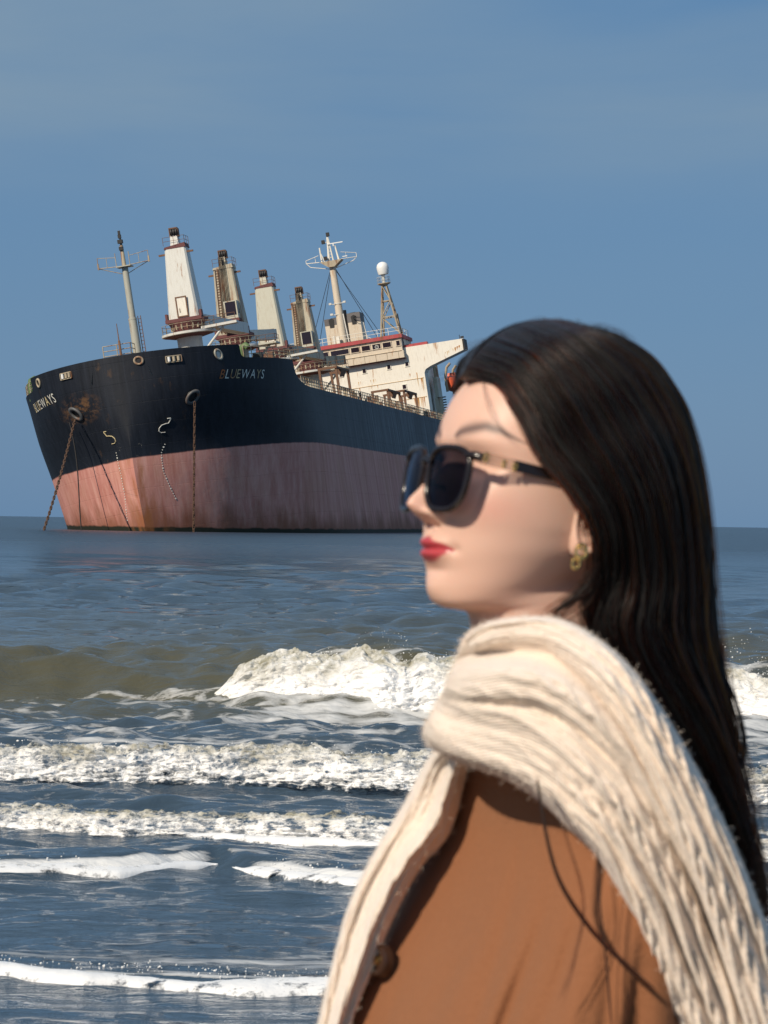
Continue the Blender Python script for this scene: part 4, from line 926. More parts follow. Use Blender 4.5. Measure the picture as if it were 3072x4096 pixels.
# -- lifeboat and davit (hangs beside the deckhouse: a thing of its own)
lb = empty('lifeboat', SHIP_M @ Matrix.Translation((15.6, 165, 20.3))); tag(lb, 'orange lifeboat hanging behind the white deckhouse, partly behind the forehead', 'lifeboat')
n = 20; sec = np.linspace(0, 1, n); vs = []
for t in sec:
    w2 = 1.35 * math.sin(math.pi * min(max(t, 0.015), 0.985)) ** 0.5
    for j in range(14):
        a = 2 * math.pi * j / 14; vs.append((w2 * math.cos(a), -3.6 + 7.2 * t, 1.5 + 1.35 * math.sin(a) * (0.5 + 0.5 * w2 / 1.35)))
m = MB(); m.add(vs, [tuple(f) for f in grid_faces(n, 14, True)] + [tuple(range(14)), tuple(range((n - 1) * 14, n * 14))]); m.build('boat_hull', ORANGE, lb, smooth=60)
m = MB(); m.box((0, 0.5, 2.9), (1.5, 3.0, 0.7), taper=0.8); m.build('boat_canopy', ORANGE, lb)
m = None
for sy in (-1, 1): m = MB(); m.path([(-0.6, sy * 4.0, 0.1), (-0.6, sy * 4.0, 2.6), (-0.2, sy * 3.9, 4.0), (0.4, sy * 3.6, 4.6)], 0.22, 8); m.build('davit', RUSTY_PALE, ship).location = (15.6, 165, 20.3)

# ================================================================== WOMAN
YAW, HP = math.radians(25.0), math.radians(11.0)
fw = np.array([-math.cos(YAW), -math.sin(YAW), 0]); lf = np.array([math.sin(YAW), -math.cos(YAW), 0]); zu = np.array([0, 0, 1.0])
PIV = np.array([-1.0, 0, -14.0])
def bend(p, full=False):
    p = np.asarray(p, float); a = HP * (1.0 if full else sstep(-21, -10, p[..., 2])); q = p - PIV
    x = q[..., 0] * np.cos(a) - q[..., 2] * np.sin(a); z = q[..., 0] * np.sin(a) + q[..., 2] * np.cos(a)
    return np.stack([x, q[..., 1], z], -1) + PIV
def to_world(p, C): return C + (p[..., 0:1] * fw + p[..., 1:2] * lf + p[..., 2:3] * zu) / 100.0
NOSE = np.array([11.35, 0, -3.7])
HC = at(1640, 2008, 2.40) - (to_world(bend(NOSE, True), np.zeros(3)))       # centre of the head
def head(p): return to_world(bend(p, True), HC)

# -- body: one surface from the crown over face, neck and torso to the hips
rows = np.array([  # z, x front, x back, half width, x of widest, tilt (how much the ring rises towards the back)
    (11.5, -0.9, -1.9, 0.35, -1.4, 0), (11.25, 0.8, -3.6, 2.1, -1.2, 0), (10.4, 3.5, -6.0, 4.2, -1.0, 0), (8.6, 6.0, -8.2, 6.0, -0.9, 0), (6.3, 8.1, -9.3, 7.0, -0.7, 0), (3.8, 9.05, -9.9, 7.4, -0.4, 0),
    (1.9, 9.15, -9.9, 7.35, 0, 0), (0.3, 8.65, -9.7, 7.2, 0.2, 0), (-2, 9.0, -9.2, 7.0, 0.4, 0.02), (-4, 9.1, -8.5, 6.75, 0.6, 0.07), (-5.5, 8.95, -7.8, 6.45, 0.8, 0.14), (-7, 8.75, -7.3, 6.1, 1.0, 0.20),
    (-8.6, 8.3, -6.8, 5.6, 1.2, 0.28), (-10.2, 7.9, -6.4, 5.0, 1.4, 0.35), (-11.4, 7.4, -6.2, 4.5, 1.2, 0.40), (-12.15, 6.4, -6.1, 4.35, 0.6, 0.42), (-12.5, 5.3, -6.2, 4.4, 0, 0.40), (-12.9, 4.0, -6.4, 4.5, -0.8, 0.34), (-14.2, 3.2, -6.8, 4.7, -1.6, 0.20), (-16.5, 2.8, -7.4, 5.0, -2.2, 0.05),
    (-19, 2.5, -8.2, 6.2, -2.5, 0), (-22, 2.6, -9.0, 9.5, -2.5, 0), (-25, 2.8, -9.6, 13.5, -2.4, 0), (-30, 3.6, -10.0, 16.0, -2.0, 0), (-40, 6.0, -10.0, 16.0, -1.0, 0), (-52, 7.0, -9.5, 14.5, -0.5, 0), (-60, 9.0, -9.5, 13.5, -0.5, 0), (-72, 10, -11, 16.5, -0.5, 0), (-82, 10, -11.5, 17, -0.5, 0), (-84, 4, -5, 8, -0.5, 0)])
nr_f, nc = 300, 224
zs = np.concatenate([np.linspace(0, 19.0, 250), np.linspace(19.05, len(rows) - 1, 50)])
R_ = np.stack([hermite(np.arange(len(rows)), rows[:, k], zs) for k in range(6)], -1)
alf = np.linspace(-math.pi, math.pi, nc, endpoint=False)
alf = alf - 0.55 * np.sin(alf)         # more columns on the face
z_, xf, xb, ww, xc, tl = [R_[:, k:k + 1] for k in range(6)]
ca, sa = np.cos(alf)[None], np.sin(alf)[None]
ex_ = 2 / 2.25
px = np.where(ca > 0, xc + (xf - xc) * np.abs(ca) ** ex_, xc - (xc - xb) * np.abs(ca) ** ex_)
pyl = ww * np.sign(sa) * np.abs(sa) ** ex_
pz = z_ + tl * np.clip(9.0 - px, 0, 10.5)
front = sstep(0.15, 0.5, ca) * np.ones_like(pz)
G = lambda y0, z0, sy, sz: np.exp(-((np.abs(pyl) - y0) / sy) ** 2 - ((z_ - z0) / sz) ** 2)
prof = np.interp(z_, [-5.3, -5.0, -4.7, -4.35, -3.9, -3.35, -2.6, -1.5, -0.5, 0.3, 1.3], [0, 0.1, 0.85, 1.9, 2.48, 2.32, 1.78, 1.12, 0.62, 0.28, 0])
sig = np.interp(z_, [-5.2, -4.4, -3.6, -2, 0], [1.2, 1.08, 0.92, 0.74, 0.68])
dx = prof * np.exp(-(np.abs(pyl) / sig) ** 2.3) + 0.85 * G(1.25, -4.25, 0.46, 0.5) - 0.45 * G(0.75, -5.0, 0.35, 0.2)
lat = np.clip(1 - (np.abs(pyl) / 2.55) ** 2, 0, 1)
dx += lat * (0.44 * np.exp(-((z_ + 6.42) / 0.40) ** 2) + 0.50 * np.exp(-((z_ + 7.42) / 0.45) ** 2) - 0.40 * np.exp(-((z_ + 6.92) / 0.13) ** 2)) + 0.26 * np.exp(-(pyl / 2.4) ** 2 - ((z_ + 6.7) / 1.4) ** 2)
dx += -0.28 * G(2.75, -6.95, 0.45, 0.4) - 0.30 * G(0, -8.6, 1.7, 0.45) + 0.42 * G(0, -10.3, 1.7, 1.1) - 0.75 * G(3.2, -0.1, 1.6, 1.1) + 0.22 * G(2.8, 1.9, 2.2, 0.7) + 0.35 * G(4.4, -3.2, 1.9, 1.8) - 0.12 * G(0, -5.3, 0.35, 0.5)
px = px + dx * front
lip_hi = np.where(z_ > -6.92, 1.02 * (0.85 + 0.15 * np.cos(pyl * 2.4)), 1.15) * np.clip(1 - (np.abs(pyl) / 2.65) ** 2.2, 0, 1)
lipm = (np.abs(pyl) < 2.55) * front * (1 - sstep(lip_hi * 0.80, lip_hi * 1.08 + 0.02, np.abs(z_ + 6.92)))
bz = np.interp(np.abs(pyl), [1.2, 2.2, 4.0, 5.0, 6.2], [2.05, 2.45, 2.95, 2.75, 2.1]); bt = np.interp(np.abs(pyl), [1.1, 1.5, 3.0, 4.5, 6.4], [0.0, 0.46, 0.50, 0.38, 0.0])
browm = front * np.exp(-((z_ - bz) / np.maximum(bt, 0.02)) ** 2) * (np.abs(pyl) > 1.1) * (np.abs(pyl) < 6.2) * (bt > 0.01)
pts = bend(np.stack([px, pyl, pz], -1))
V = to_world(pts, HC).reshape(-1, 3); Fq = grid_faces(len(zs), nc, True)
vtop = len(V); n_body = len(V)
extraV, extraF = [V], [Fq]
lip_a, brow_a = [lipm.reshape(-1)], [browm.reshape(-1)]
def add_piece(Vl, Fl):
    off = sum(len(v) for v in extraV); extraV.append(Vl); extraF.append(Fl + off); lip_a.append(np.zeros(len(Vl))); brow_a.append(np.zeros(len(Vl)))
for sgn in (1, -1):      # ears
    nr_e, nt = 20, 48; rho = np.linspace(0.02, 1, nr_e)[:, None]; th = np.linspace(0, 2 * math.pi, nt, endpoint=False)[None]
    rx = 1.65 + 0.25 * np.sin(th) ; rz = np.where(np.sin(th) > 0, 3.0, 3.05)
    lob = 1 - 0.22 * np.clip(-np.sin(th), 0, 1) * (np.cos(th) < 0)
    ex1 = -rho * rx * np.cos(th) * lob; ez1 = rho * rz * np.sin(th)
    rim = 0.55 * np.exp(-((rho - 0.88) / 0.10) ** 2) * (0.35 + 0.65 * sstep(-0.6, 0.2, np.sin(th) - 0.2 * np.cos(th) * -1)); conc = -0.75 * np.exp(-(((ex1 + 0.1) / 0.75) ** 2 + ((ez1 + 0.1) / 1.05) ** 2)) + 0.35 * np.exp(-(((ex1 - 0.45) / 0.35) ** 2 + ((ez1 + 0.2) / 0.55) ** 2)) + 0.25 * np.exp(-(((ex1 + 0.5) / 0.5) ** 2 + ((ez1 - 0.9) / 0.9) ** 2))
    ey1 = 0.55 + rim + conc + 0.28 * (-ex1) - 0.55 * sstep(0.93, 1.0, rho); 
    tilt = math.radians(12); xx = ex1 * math.cos(tilt) - ez1 * math.sin(tilt); zz = ex1 * math.sin(tilt) + ez1 * math.cos(tilt)
    P = np.stack([-0.9 + xx, sgn * (6.75 + ey1), -2.5 + zz], -1)
    Fe = grid_faces(nr_e, nt, True); Pw = head(P).reshape(-1, 3)
    back = P.copy(); back[..., 1] = sgn * (6.2 + 0 * ey1); Pb = head(back[-1:]).reshape(-1, 3)
    add_piece(np.concatenate([Pw, Pb]), np.concatenate([Fe, grid_faces(2, nt, True) + (nr_e - 1) * nt]))
FLOOR = 0.06
for sgn in (1, -1):      # legs
    zc = np.array([-78, -95, -105, -112, -122, -135, -143, -147]); rl = np.array([8.6, 6.8, 5.4, 5.2, 5.5, 3.9, 3.6, 3.8]); th = np.linspace(0, 2 * math.pi, 20, endpoint=False)
    P = np.stack([np.stack([(0.5 + r * np.cos(th)), sgn * (8.2 - 0.03 * (-z - 78)) + r * np.sin(th), np.full(20, z * 1.0)], -1) for z, r in zip(zc, rl)])
    add_piece(to_world(P, HC).reshape(-1, 3), grid_faces(len(zc), 20, True))
SK = NT('skin'); sv = SK.coord()
sn = SK.noise(sv, 30.0, 5, 0.6); sn2 = SK.noise(sv, 420.0, 2)
skc = SK.mix(sn, (0.68, 0.42, 0.325), (0.73, 0.475, 0.375))
skc = SK.mix(SK.math('MULTIPLY', SK.attr('blush'), 0.55), skc, (0.66, 0.30, 0.24))
skc = SK.mix(SK.math('MULTIPLY', SK.attr('brow'), 0.9, True), skc, (0.09, 0.055, 0.05))
skc = SK.mix(SK.attr('lips'), skc, (0.46, 0.062, 0.075))
SK.set(Base__Color=skc, Roughness=SK.mix(SK.attr('lips'), 0.46, 0.30), Subsurface__Weight=0.22, Subsurface__Radius=(0.012, 0.005, 0.003), Subsurface__Scale=1.0, Specular__IOR__Level=0.4)
SK.bump(sn2, 0.06, 0.001)
nb = n_body
bl = np.concatenate([(front * np.exp(-((np.abs(pyl) - 4.6) / 1.7) ** 2 - ((z_ + 3.3) / 1.4) ** 2) + front * 0.6 * np.exp(-(pyl / 1.3) ** 2 - ((z_ + 3.9) / 0.7) ** 2)).reshape(-1), np.zeros(sum(len(v) for v in extraV) - nb)])
person = np_mesh('person', np.concatenate(extraV), np.concatenate(extraF), SK.m, attrs={'lips': np.concatenate(lip_a), 'brow': np.concatenate(brow_a), 'blush': bl})
tag(person, 'woman in sunglasses, brown coat and cream scarf, seen from the side facing left', 'person')

# -- coat: long brown wool, shoulders and sleeve in one drape
crow = np.array([(-15, 6.5, 3.6, -8.6), (-18, 8.6, 4.2, -9.6), (-21, 13.0, 4.8, -10.8), (-24, 17.2, 4.4, -11.8), (-28, 20.6, 4.6, -12.6), (-34, 22.4, 7.2, -13.2), (-42, 23.2, 11.0, -13.6), (-52, 24.0, 14.0, -14.0), (-66, 25, 15.5, -14.6), (-90, 26.5, 17.5, -17), (-118, 29, 20, -19.5)])
nz_c, na_c = 190, 260
zc = np.linspace(0, len(crow) - 1, nz_c); CR = np.stack([hermite(np.arange(len(crow)), crow[:, k], zc) for k in range(4)], -1)
th = np.linspace(-math.pi, math.pi, na_c, endpoint=False)[None]
zc_, cw, cxf, cxb = [CR[:, k:k + 1] for k in range(4)]
cc, cs = np.cos(th), np.sin(th)
cx = np.where(cc > 0, cxf, -cxb) * np.sign(cc) * np.abs(cc) ** np.where((cs > 0) & (cc > 0), 0.74, 0.86) - 1.0; cy = cw * np.where(cs < 0, 0.70 + 0.25 * sstep(-34, -60, zc_), 1.0) * np.sign(cs) * np.abs(cs) ** np.where((cs > 0) & (cc > 0), 0.74, 0.86)
dep = sstep(-24, -50, zc_)
thd = np.degrees(th)
def furrow(a0, wd, drift): return np.exp(-((thd - (a0 + drift * (zc_ + 40))) / wd) ** 2)
fold = -1.5 * sstep(-28, -41, zc_) * furrow(33, 3.5, 0.15) - 1.0 * sstep(-25, -36, zc_) * furrow(23, 4, -0.4) - 1.0 * sstep(-26, -38, zc_) * furrow(47, 4, 0.3) + 0.35 * dep * np.sin(np.radians(thd) * 10 + 0.05 * zc_) - 2.0 * sstep(-30, -43, zc_) * furrow(82, 4.5, 0.10) - 0.9 * sstep(-24, -38, zc_) * furrow(71, 6, -0.35) - 1.1 * sstep(-26, -40, zc_) * furrow(94, 5, 0.4) - 0.35 * sstep(-30, -42, zc_) * furrow(64, 6, -0.3) - 0.8 * sstep(-30, -44, zc_) * furrow(104, 5, 0.5) - 0.8 * dep * furrow(120, 7, 0.3) + 0.7 * dep * furrow(66, 10, -0.2) + 0.8 * dep * fbm(th * 3.2, zc_ * 0.05, octs=4, seed=6) + 0.5 * sstep(-34, -55, zc_) * np.sin(th * 9 + 0.03 * zc_ + 1.0)
fold += -0.7 * np.exp(-((zc_ + 27) / 3.0) ** 2) * furrow(60, 14, 0)
nl = np.sqrt(cx ** 2 + cy ** 2) + 1e-6
P = np.stack([cx + fold * cx / nl, cy + fold * cy / nl, zc_ + 0 * th], -1)
CT = NT('brown_wool'); cv = CT.coord()
CT.set(Base__Color=CT.mix(CT.noise(cv, 300.0, 3, 0.7), CT.mix(CT.noise(cv, 6.0, 4), (0.185, 0.064, 0.022), (0.24, 0.089, 0.033)), (0.285, 0.112, 0.045)), Roughness=0.85, Sheen__Weight=0.35, Sheen__Roughness=0.5, Sheen__Tint=(0.9, 0.6, 0.4))
CT.bump(CT.math('ADD', CT.noise(cv, 420.0, 3, 0.7), CT.noise(cv, 45.0, 4)), 0.5, 0.003)
coat = np_mesh('coat', to_world(P, HC).reshape(-1, 3), grid_faces(nz_c, na_c, True), CT.m, person)
tag(coat, 'long brown wool coat')
def coat_pt(zq, aq, out):
    k = np.argmin(np.abs(CR[:, 0] - zq)); j = np.argmin(np.abs(thd[0] - aq)); p = P[k, j].copy(); p[:2] *= 1 + out / np.hypot(*p[:2]); return to_world(p, HC)
BUT = simple('horn_button', (0.045, 0.022, 0.014), 0.35, var=0.3); GOLD = NT('gold').set(Base__Color=(0.83, 0.56, 0.20), Metallic=1.0, Roughness=0.22).m
for sgn in (1, -1):
    m = MB(); c = to_world(np.array([3.0, sgn * 6.2, -148.0]), HC); 
    sec = [(-0.11, .036, .05), (-0.05, .04, .09), (0.0, .042, .10), (0.06, .04, .07), (0.12, .04, .05), (0.16, .025, .03)]; vs = []
    for xx, hw, ht in sec:
        for k in range(12): a = 2 * math.pi * k / 12; q = np.array([0.02 + xx, hw * math.cos(a), 0]); vs.append(np.array([c[0], c[1], FLOOR]) + q[0] * fw + q[1] * lf + zu * (ht * 0.5 + ht * 0.5 * math.sin(a)))
    m.add(vs, [tuple(f) for f in grid_faces(len(sec), 12, True)] + [tuple(range(12)), tuple(range(60, 72))]); m.build('boot', BUT, person, smooth=60)

# -- scarf: thick knitted bundles wound round neck and shoulder
def bundle(E0, E1, Yc, D, ridge, ni, nj, skew=0.0, ends=True):
    E0, E1 = np.array(E0, float), np.array(E1, float); t0 = np.arange(len(E0)); t = np.linspace(0, len(E0) - 1, ni)
    A, B = hermite(t0, E0, t), hermite(t0, E1, t); yc = hermite(t0, np.array(Yc, float), t); dd = hermite(t0, np.array(D, float), t)
    be = np.linspace(0, 2 * math.pi, nj, endpoint=False); q = (1 - np.cos(be)) / 2
    uv = A[:, None] * (1 - q)[None, :, None] + B[:, None] * q[None, :, None]
    s = np.sin(be)[None]; shp = np.sign(s) * np.abs(s) ** 0.75
    ar = np.concatenate([[0], np.cumsum(np.linalg.norm(np.diff((A + B) / 2, axis=0), axis=1))]) / 5100.0      # metres along
    near = sstep(0, 0.5, s)
    Y = yc[:, None] + skew * (0.5 - q[None]) - dd[:, None] * shp - near * ridge(ar[:, None], q[None], t[:, None] / (len(E0) - 1))
    P = at(uv[..., 0], uv[..., 1], Y)
    F = grid_faces(ni, nj, True); V = P.reshape(-1, 3)
    if ends:
        c0, c1 = P[0].mean(0), P[-1].mean(0); b0, b1 = len(V), len(V) + 1; V = np.concatenate([V, [c0, c1]])
        cap = [(b0, (j + 1) % nj, j, b0) for j in range(nj)]
    wid = np.linalg.norm(A - B, axis=1) / 5100.0
    return V, F, np.concatenate([np.repeat(ar[:, None], nj, 1).reshape(-1), np.zeros(2 if ends else 0)]), np.concatenate([(q[None] * wid[:, None] + 0 * ar[:, None]).reshape(-1), np.zeros(2 if ends else 0)])
def cable(ar, w, t, n, amp, fade):
    # columns of two stitches crossing over and under each other along the cloth
    k = w * n + 0.06 * np.sin(ar * 17 + w * 5); col = np.floor(k); x = k - col - 0.5; ph = ar * 78 + col * 2.3 + 1.6 * np.sin(ar * 31 + col * 1.7)
    s1 = 0.20 * np.sin(ph); a_ = np.exp(-((x - s1) / 0.17) ** 2) * (0.78 + 0.22 * np.cos(ph)); b_ = np.exp(-((x + s1) / 0.17) ** 2) * (0.78 - 0.22 * np.cos(ph))
    return amp * fade * (np.maximum(a_, b_) - 0.35 * np.exp(-((np.abs(x) - 0.5) / 0.08) ** 2))
def ridge_main(ar, q, t):
    f = 0.25 + 0.75 * sstep(0.22, 0.50, t)
    big = 0.0075 * np.sin(q * 7.5 - 1.2 + 2.2 * t) + 0.008 * fbm(q * 4 + 0 * ar, ar * 5, octs=3, seed=12)
    crease = -0.016 * np.exp(-((q - (0.62 - 0.25 * t)) / 0.035) ** 2) * sstep(0.1, 0.35, t) - 0.012 * np.exp(-((q - (0.86 - 0.2 * t)) / 0.03) ** 2) * sstep(0.35, 0.6, t)
    lobe = 0.022 * np.exp(-((q - 0.86) / 0.13) ** 2) * (1 - sstep(0.05, 0.32, t)) - 0.020 * np.exp(-((q - 0.62) / 0.07) ** 2) * (1 - sstep(0.02, 0.22, t))
    crease = crease - 0.045 * np.exp(-((q - 0.22) / 0.07) ** 2)
    return big + crease + lobe + cable(ar, q, t, 7.0, 0.0105, (0.22 + 0.78 * f) * (0.75 + 0.45 * fbm(q * 5 + 0 * ar, ar * 9, octs=2, seed=14)))
CW = to_world(P, HC).reshape(-1, 3); _z = CW - CAM; _uu = 1536 + FPX * (_z[:, 0] / _z[:, 1]) ; _vv = 2085.6 - FPX * _z[:, 2] / _z[:, 1]
def coat_depth(u, v):
    d = np.hypot(_uu - u, _vv - v); k = d < 45
    return CW[k, 1].min() if k.any() else CW[np.argmin(d), 1]
TL = [(1800, 2960), (1762, 2985), (1702, 3050), (1612, 3220), (1502, 3400), (1402, 3600), (1342, 3800), (1268, 4110), (1200, 4420)]
TR = [(1850, 2990), (1868, 3045), (1862, 3110), (1800, 3330), (1680, 3475), (1570, 3680), (1482, 3900), (1402, 4110), (1340, 4420)]
TY = [coat_depth(0.25 * a_[0] + 0.75 * b_[0], 0.5 * (a_[1] + b_[1])) - 0.006 for a_, b_ in zip(TL, TR)]
TY = [min(2.46, y_ + 0.012) for y_ in TY]; TY[0] = TY[1] = min(TY[2], 2.40)
parts = []
parts.append(bundle([(1850, 2620), (1858, 2560), (1905, 2512), (2015, 2482), (2190, 2474), (2350, 2535), (2500, 2655), (2640, 2835), (2770, 3052), (2882, 3262), (2985, 3500), (3078, 3740), (3160, 4000), (3240, 4320)],
                    [(1700, 2900), (1700, 2960), (1765, 3018), (1870, 3064), (2010, 3115), (2140, 3190), (2265, 3305), (2385, 3425), (2475, 3575), (2560, 3750), (2628, 3950), (2690, 4110), (2760, 4300), (2850, 4600)],
                    [2.375, 2.37, 2.355, 2.335, 2.315, 2.30, 2.29, 2.285, 2.285, 2.29, 2.295, 2.30, 2.305, 2.31], [0.012, 0.045, 0.06, 0.075, 0.085, 0.085, 0.08, 0.075, 0.07, 0.066, 0.062, 0.06, 0.06, 0.06], ridge_main, 330, 240))
parts.append(bundle([(1862, 2595), (1868, 2545), (1955, 2488), (2100, 2466), (2225, 2474), (2352, 2528), (2502, 2646), (2642, 2826), (2774, 3046), (2884, 3256), (2990, 3498), (3080, 3738), (3180, 4010)],
                    [(1885, 2600), (1900, 2610), (1990, 2592), (2110, 2578), (2205, 2620), (2290, 2690), (2420, 2832), (2540, 3022), (2655, 3250), (2760, 3480), (2850, 3720), (2940, 3990), (3040, 4300)],
                    [2.345, 2.335, 2.315, 2.30, 2.28, 2.26, 2.243, 2.235, 2.235, 2.24, 2.25, 2.26, 2.27], [0.010, 0.028, 0.034, 0.036, 0.036, 0.038, 0.04, 0.04, 0.038, 0.036, 0.034, 0.033, 0.033],
                    lambda ar, q, t: 0.006 * fbm(q * 3 + 0 * ar, ar * 6, octs=3, seed=21) + cable(ar, q, t, 3.0, 0.009, 0.15 + 0.85 * sstep(0.3, 0.6, t)), 300, 120))
parts.append(bundle(TL, TR, TY, [0.012, 0.024, 0.028, 0.030, 0.030, 0.028, 0.027, 0.027, 0.027],
                    lambda ar, q, t: 0.008 * np.sin(q * 11 + 1.5 * np.sin(ar * 5)) + 0.004 * fbm(q * 4 + 0 * ar, ar * 7, octs=3, seed=31) + cable(ar, q, t, 4.0, 0.004, 1.0), 260, 110, skew=0.045))
off = 0; VV, FF, SU, SV = [], [], [], []
for v, f, a_, b_ in parts: VV.append(v); FF.append(f + off); SU.append(a_); SV.append(b_); off += len(v)
KN = NT('cream_knit'); su, sv_ = KN.attr('along'), KN.attr('across')
cmb = KN.n('ShaderNodeCombineXYZ'); KN.l(su, cmb.inputs[0]); KN.l(sv_, cmb.inputs[1])
def KM(sc): mm = KN.n('ShaderNodeMapping'); mm.inputs['Scale'].default_value = sc; KN.l(cmb.outputs[0], mm.inputs['Vector']); return mm.outputs['Vector']
fuzz = KN.noise(KN.coord(), 260.0, 4, 0.7); cloud = KN.noise(KN.coord(), 22.0, 4)
wv = KN.n('ShaderNodeTexWave', Scale=1.0, Distortion=3.0, Detail=2.0, _wave_type='BANDS', _bands_direction='Y'); KN.l(KM((60, 120, 1)), wv.inputs['Vector'])
st3 = KN.noise(KM((90, 320, 1)), 1.0, 3, 0.6)
KN.set(Base__Color=KN.mix(cloud, (0.83, 0.695, 0.58), (0.91, 0.79, 0.68)), Roughness=0.95, Sheen__Weight=0.5, Sheen__Roughness=0.6, Subsurface__Weight=0.12, Subsurface__Radius=(0.01, 0.007, 0.005))
KN.bump(KN.math('ADD', KN.math('ADD', KN.math('MULTIPLY', wv.outputs['Fac'], 0.5), KN.math('MULTIPLY', st3, 0.7)), KN.math('MULTIPLY', fuzz, 0.8)), 0.55, 0.004)
scarf = np_mesh('scarf', np.concatenate(VV), np.concatenate(FF), KN.m, person, attrs={'along': np.concatenate(SU), 'across': np.concatenate(SV)})
tag(scarf, 'thick cream knitted scarf wound round the neck')

# loose fibres standing off the wool
SV_ = np.concatenate(VV); gz = np.random.default_rng(77); sel = gz.integers(0, len(SV_), 20000); nf_ = 6
dirn = gz.normal(0, 1, (len(sel), 1, 3)) * np.array([1, 0.6, 1]) + np.array([0, -0.8, 0.2]); dirn /= np.linalg.norm(dirn, axis=-1, keepdims=True)
curl = gz.normal(0, 1, (len(sel), 1, 3)); tt_ = np.linspace(0, 1, nf_)[None, :, None]; ln_ = gz.uniform(0.001, 0.0042, (len(sel), 1, 1))
fib = SV_[sel][:, None] + dirn * ln_ * tt_ + curl * ln_ * 0.5 * tt_ ** 2
fd = bpy.data.hair_curves.new('loose_fibres'); fd.add_curves([nf_] * len(sel)); fd.attributes['position'].data.foreach_set('vector', np.ascontiguousarray(fib, np.float32).ravel())
fr = fd.attributes.get('radius') or fd.attributes.new('radius', 'FLOAT', 'POINT'); fr.data.foreach_set('value', np.full(len(sel) * nf_, 0.0001, np.float32))
fd.materials.append(NT('cream_fibre').set(Base__Color=(0.92, 0.80, 0.69), Roughness=0.9).m); fo = bpy.data.objects.new('loose_fibres', fd); COL.objects.link(fo); fo.parent = scarf; tag(fo, kind='stuff')
# -- button
m = MB(); bpos = at(1530, 3842, coat_depth(1535, 3842) - 0.010); nrm_ = Vector((-0.75, -0.62, 0.1)).normalized(); bt_ = empty('button', None, coat)
m.tube(bpos, np.array(bpos) + 0.006 * np.array(nrm_), 0.0135, 0.0125, 20); m.torus(np.array(bpos) + 0.006 * np.array(nrm_), 0.0105, 0.0025, nrm_, 20, 6); m.build('button_disc', BUT, bt_, smooth=40)
m = MB(); m.tube(np.array(bpos) + 0.006 * np.array(nrm_), np.array(bpos) + 0.0085 * np.array(nrm_), 0.0045, 0.0035, 10); m.build('button_centre', GOLD, bt_, smooth=40)
# -- hair
Fg_ = np.array([(1838, 1512), (1978, 1545), (2085, 1690), (2170, 1840), (2272, 1955), (2352, 2075), (2385, 2190), (2385, 2310), (2330, 2450), (2420, 2600), (2620, 2840), (2770, 3075), (2875, 3275), (2960, 3470), (3035, 3650)], float)
Bg_ = np.array([(2290, 1288), (2455, 1335), (2600, 1425), (2708, 1565), (2775, 1730), (2814, 1925), (2834, 2140), (2846, 2360), (2862, 2560), (2888, 2750), (2920, 2935), (2952, 3115), (2978, 3300), (3008, 3480), (3065, 3665)], float)
Tg_ = np.array([0.6, 6.8, 8.9, 9.5, 10.0, 9.9, 9.2, 8.4, 8.0, 7.6, 6.8, 5.6, 4.4, 3.2, 2.2]) / 100
gF_ = np.array([0.2, 0.45, 0.72, 0.84, 0.90, 0.94, 0.92, 0.7, 0.45, 0.45, 0.5, 0.5, 0.5, 0.5, 0.5])
NT_ = len(Fg_) - 1
def hair_pt(tau, q, thick, bulge=0.0):
    """tau 0..1 root to tip, q 0 face edge .. 1 back outline"""
    t = np.asarray(tau) * NT_; idx = np.arange(NT_ + 1)
    A, B = hermite(idx, Fg_, t), hermite(idx, Bg_, t); T = hermite(idx, Tg_, t); gF = hermite(idx, gF_, t)
    q = np.asarray(q); uv = A + (B - A) * q[..., None]
    bow = np.interp(t, [0, 1, 2, 3, 4], [88, 58, 30, 10, 0]) * 4 * q * (1 - q); uv = uv + np.stack([-0.35 * bow, -bow], -1)
    g = np.where(q > 0.4, np.sqrt(np.clip(1 - ((q - 0.4) / 0.6) ** 2, 0, 1)), 1 - (1 - gF) * (1 - q / 0.4) ** 2)
    P0 = at(uv[..., 0], uv[..., 1], HC[1]); Yc = HC[1] + (P0[..., 0] - HC[0]) * math.tan(YAW) * 0.9
    return at(uv[..., 0], uv[..., 1], Yc - T * g * thick)
def mirror(P):
    r = P - HC; b = (r @ lf)[..., None]; return P - 1.78 * b * lf
tg, qg = np.meshgrid(np.linspace(0, 0.985, 110), np.linspace(0.03, 0.975, 70), indexing='ij')
lockn = lambda t, q: 0.02 * np.sin(q * 60 + 3 * np.sin(t * 6) + 4 * vnoise(q * 9, t * 3, seed=3)) * sstep(0.05, 0.3, t)
nearS = hair_pt(tg, qg, 0.93 + 2.2 * lockn(tg, qg)); farS = mirror(nearS)
ring_ = np.concatenate([nearS, farS[:, ::-1]], 1)
HA = NT('dark_hair_mass'); hv_ = HA.noise(HA.coord((40, 40, 3)), 3.0, 4)
HA.set(Base__Color=HA.mix(hv_, (0.004, 0.003, 0.0033), (0.016, 0.010, 0.011)), Roughness=0.5, Specular__IOR__Level=0.3)
hair = np_mesh('hair', ring_.reshape(-1, 3), grid_faces(110, 140, True), HA.m, person)
tag(hair, 'long straight black hair falling down the back')
HB = bpy.data.materials.new('hair_strand'); HB.use_nodes = True; t_ = HB.node_tree; t_.nodes.clear()
ho = t_.nodes.new('ShaderNodeOutputMaterial'); hb = t_.nodes.new('ShaderNodeBsdfHairPrincipled')
try: hb.model = 'CHIANG'
except Exception: pass
hb.parametrization = 'MELANIN'; hb.inputs['Melanin'].default_value = 0.968; hb.inputs['Melanin Redness'].default_value = 1.0; hb.inputs['IOR'].default_value = 1.42; hb.inputs['Roughness'].default_value = 0.42; hb.inputs['Random Roughness'].default_value = 0.4; hb.inputs['Radial Roughness'].default_value = 0.55
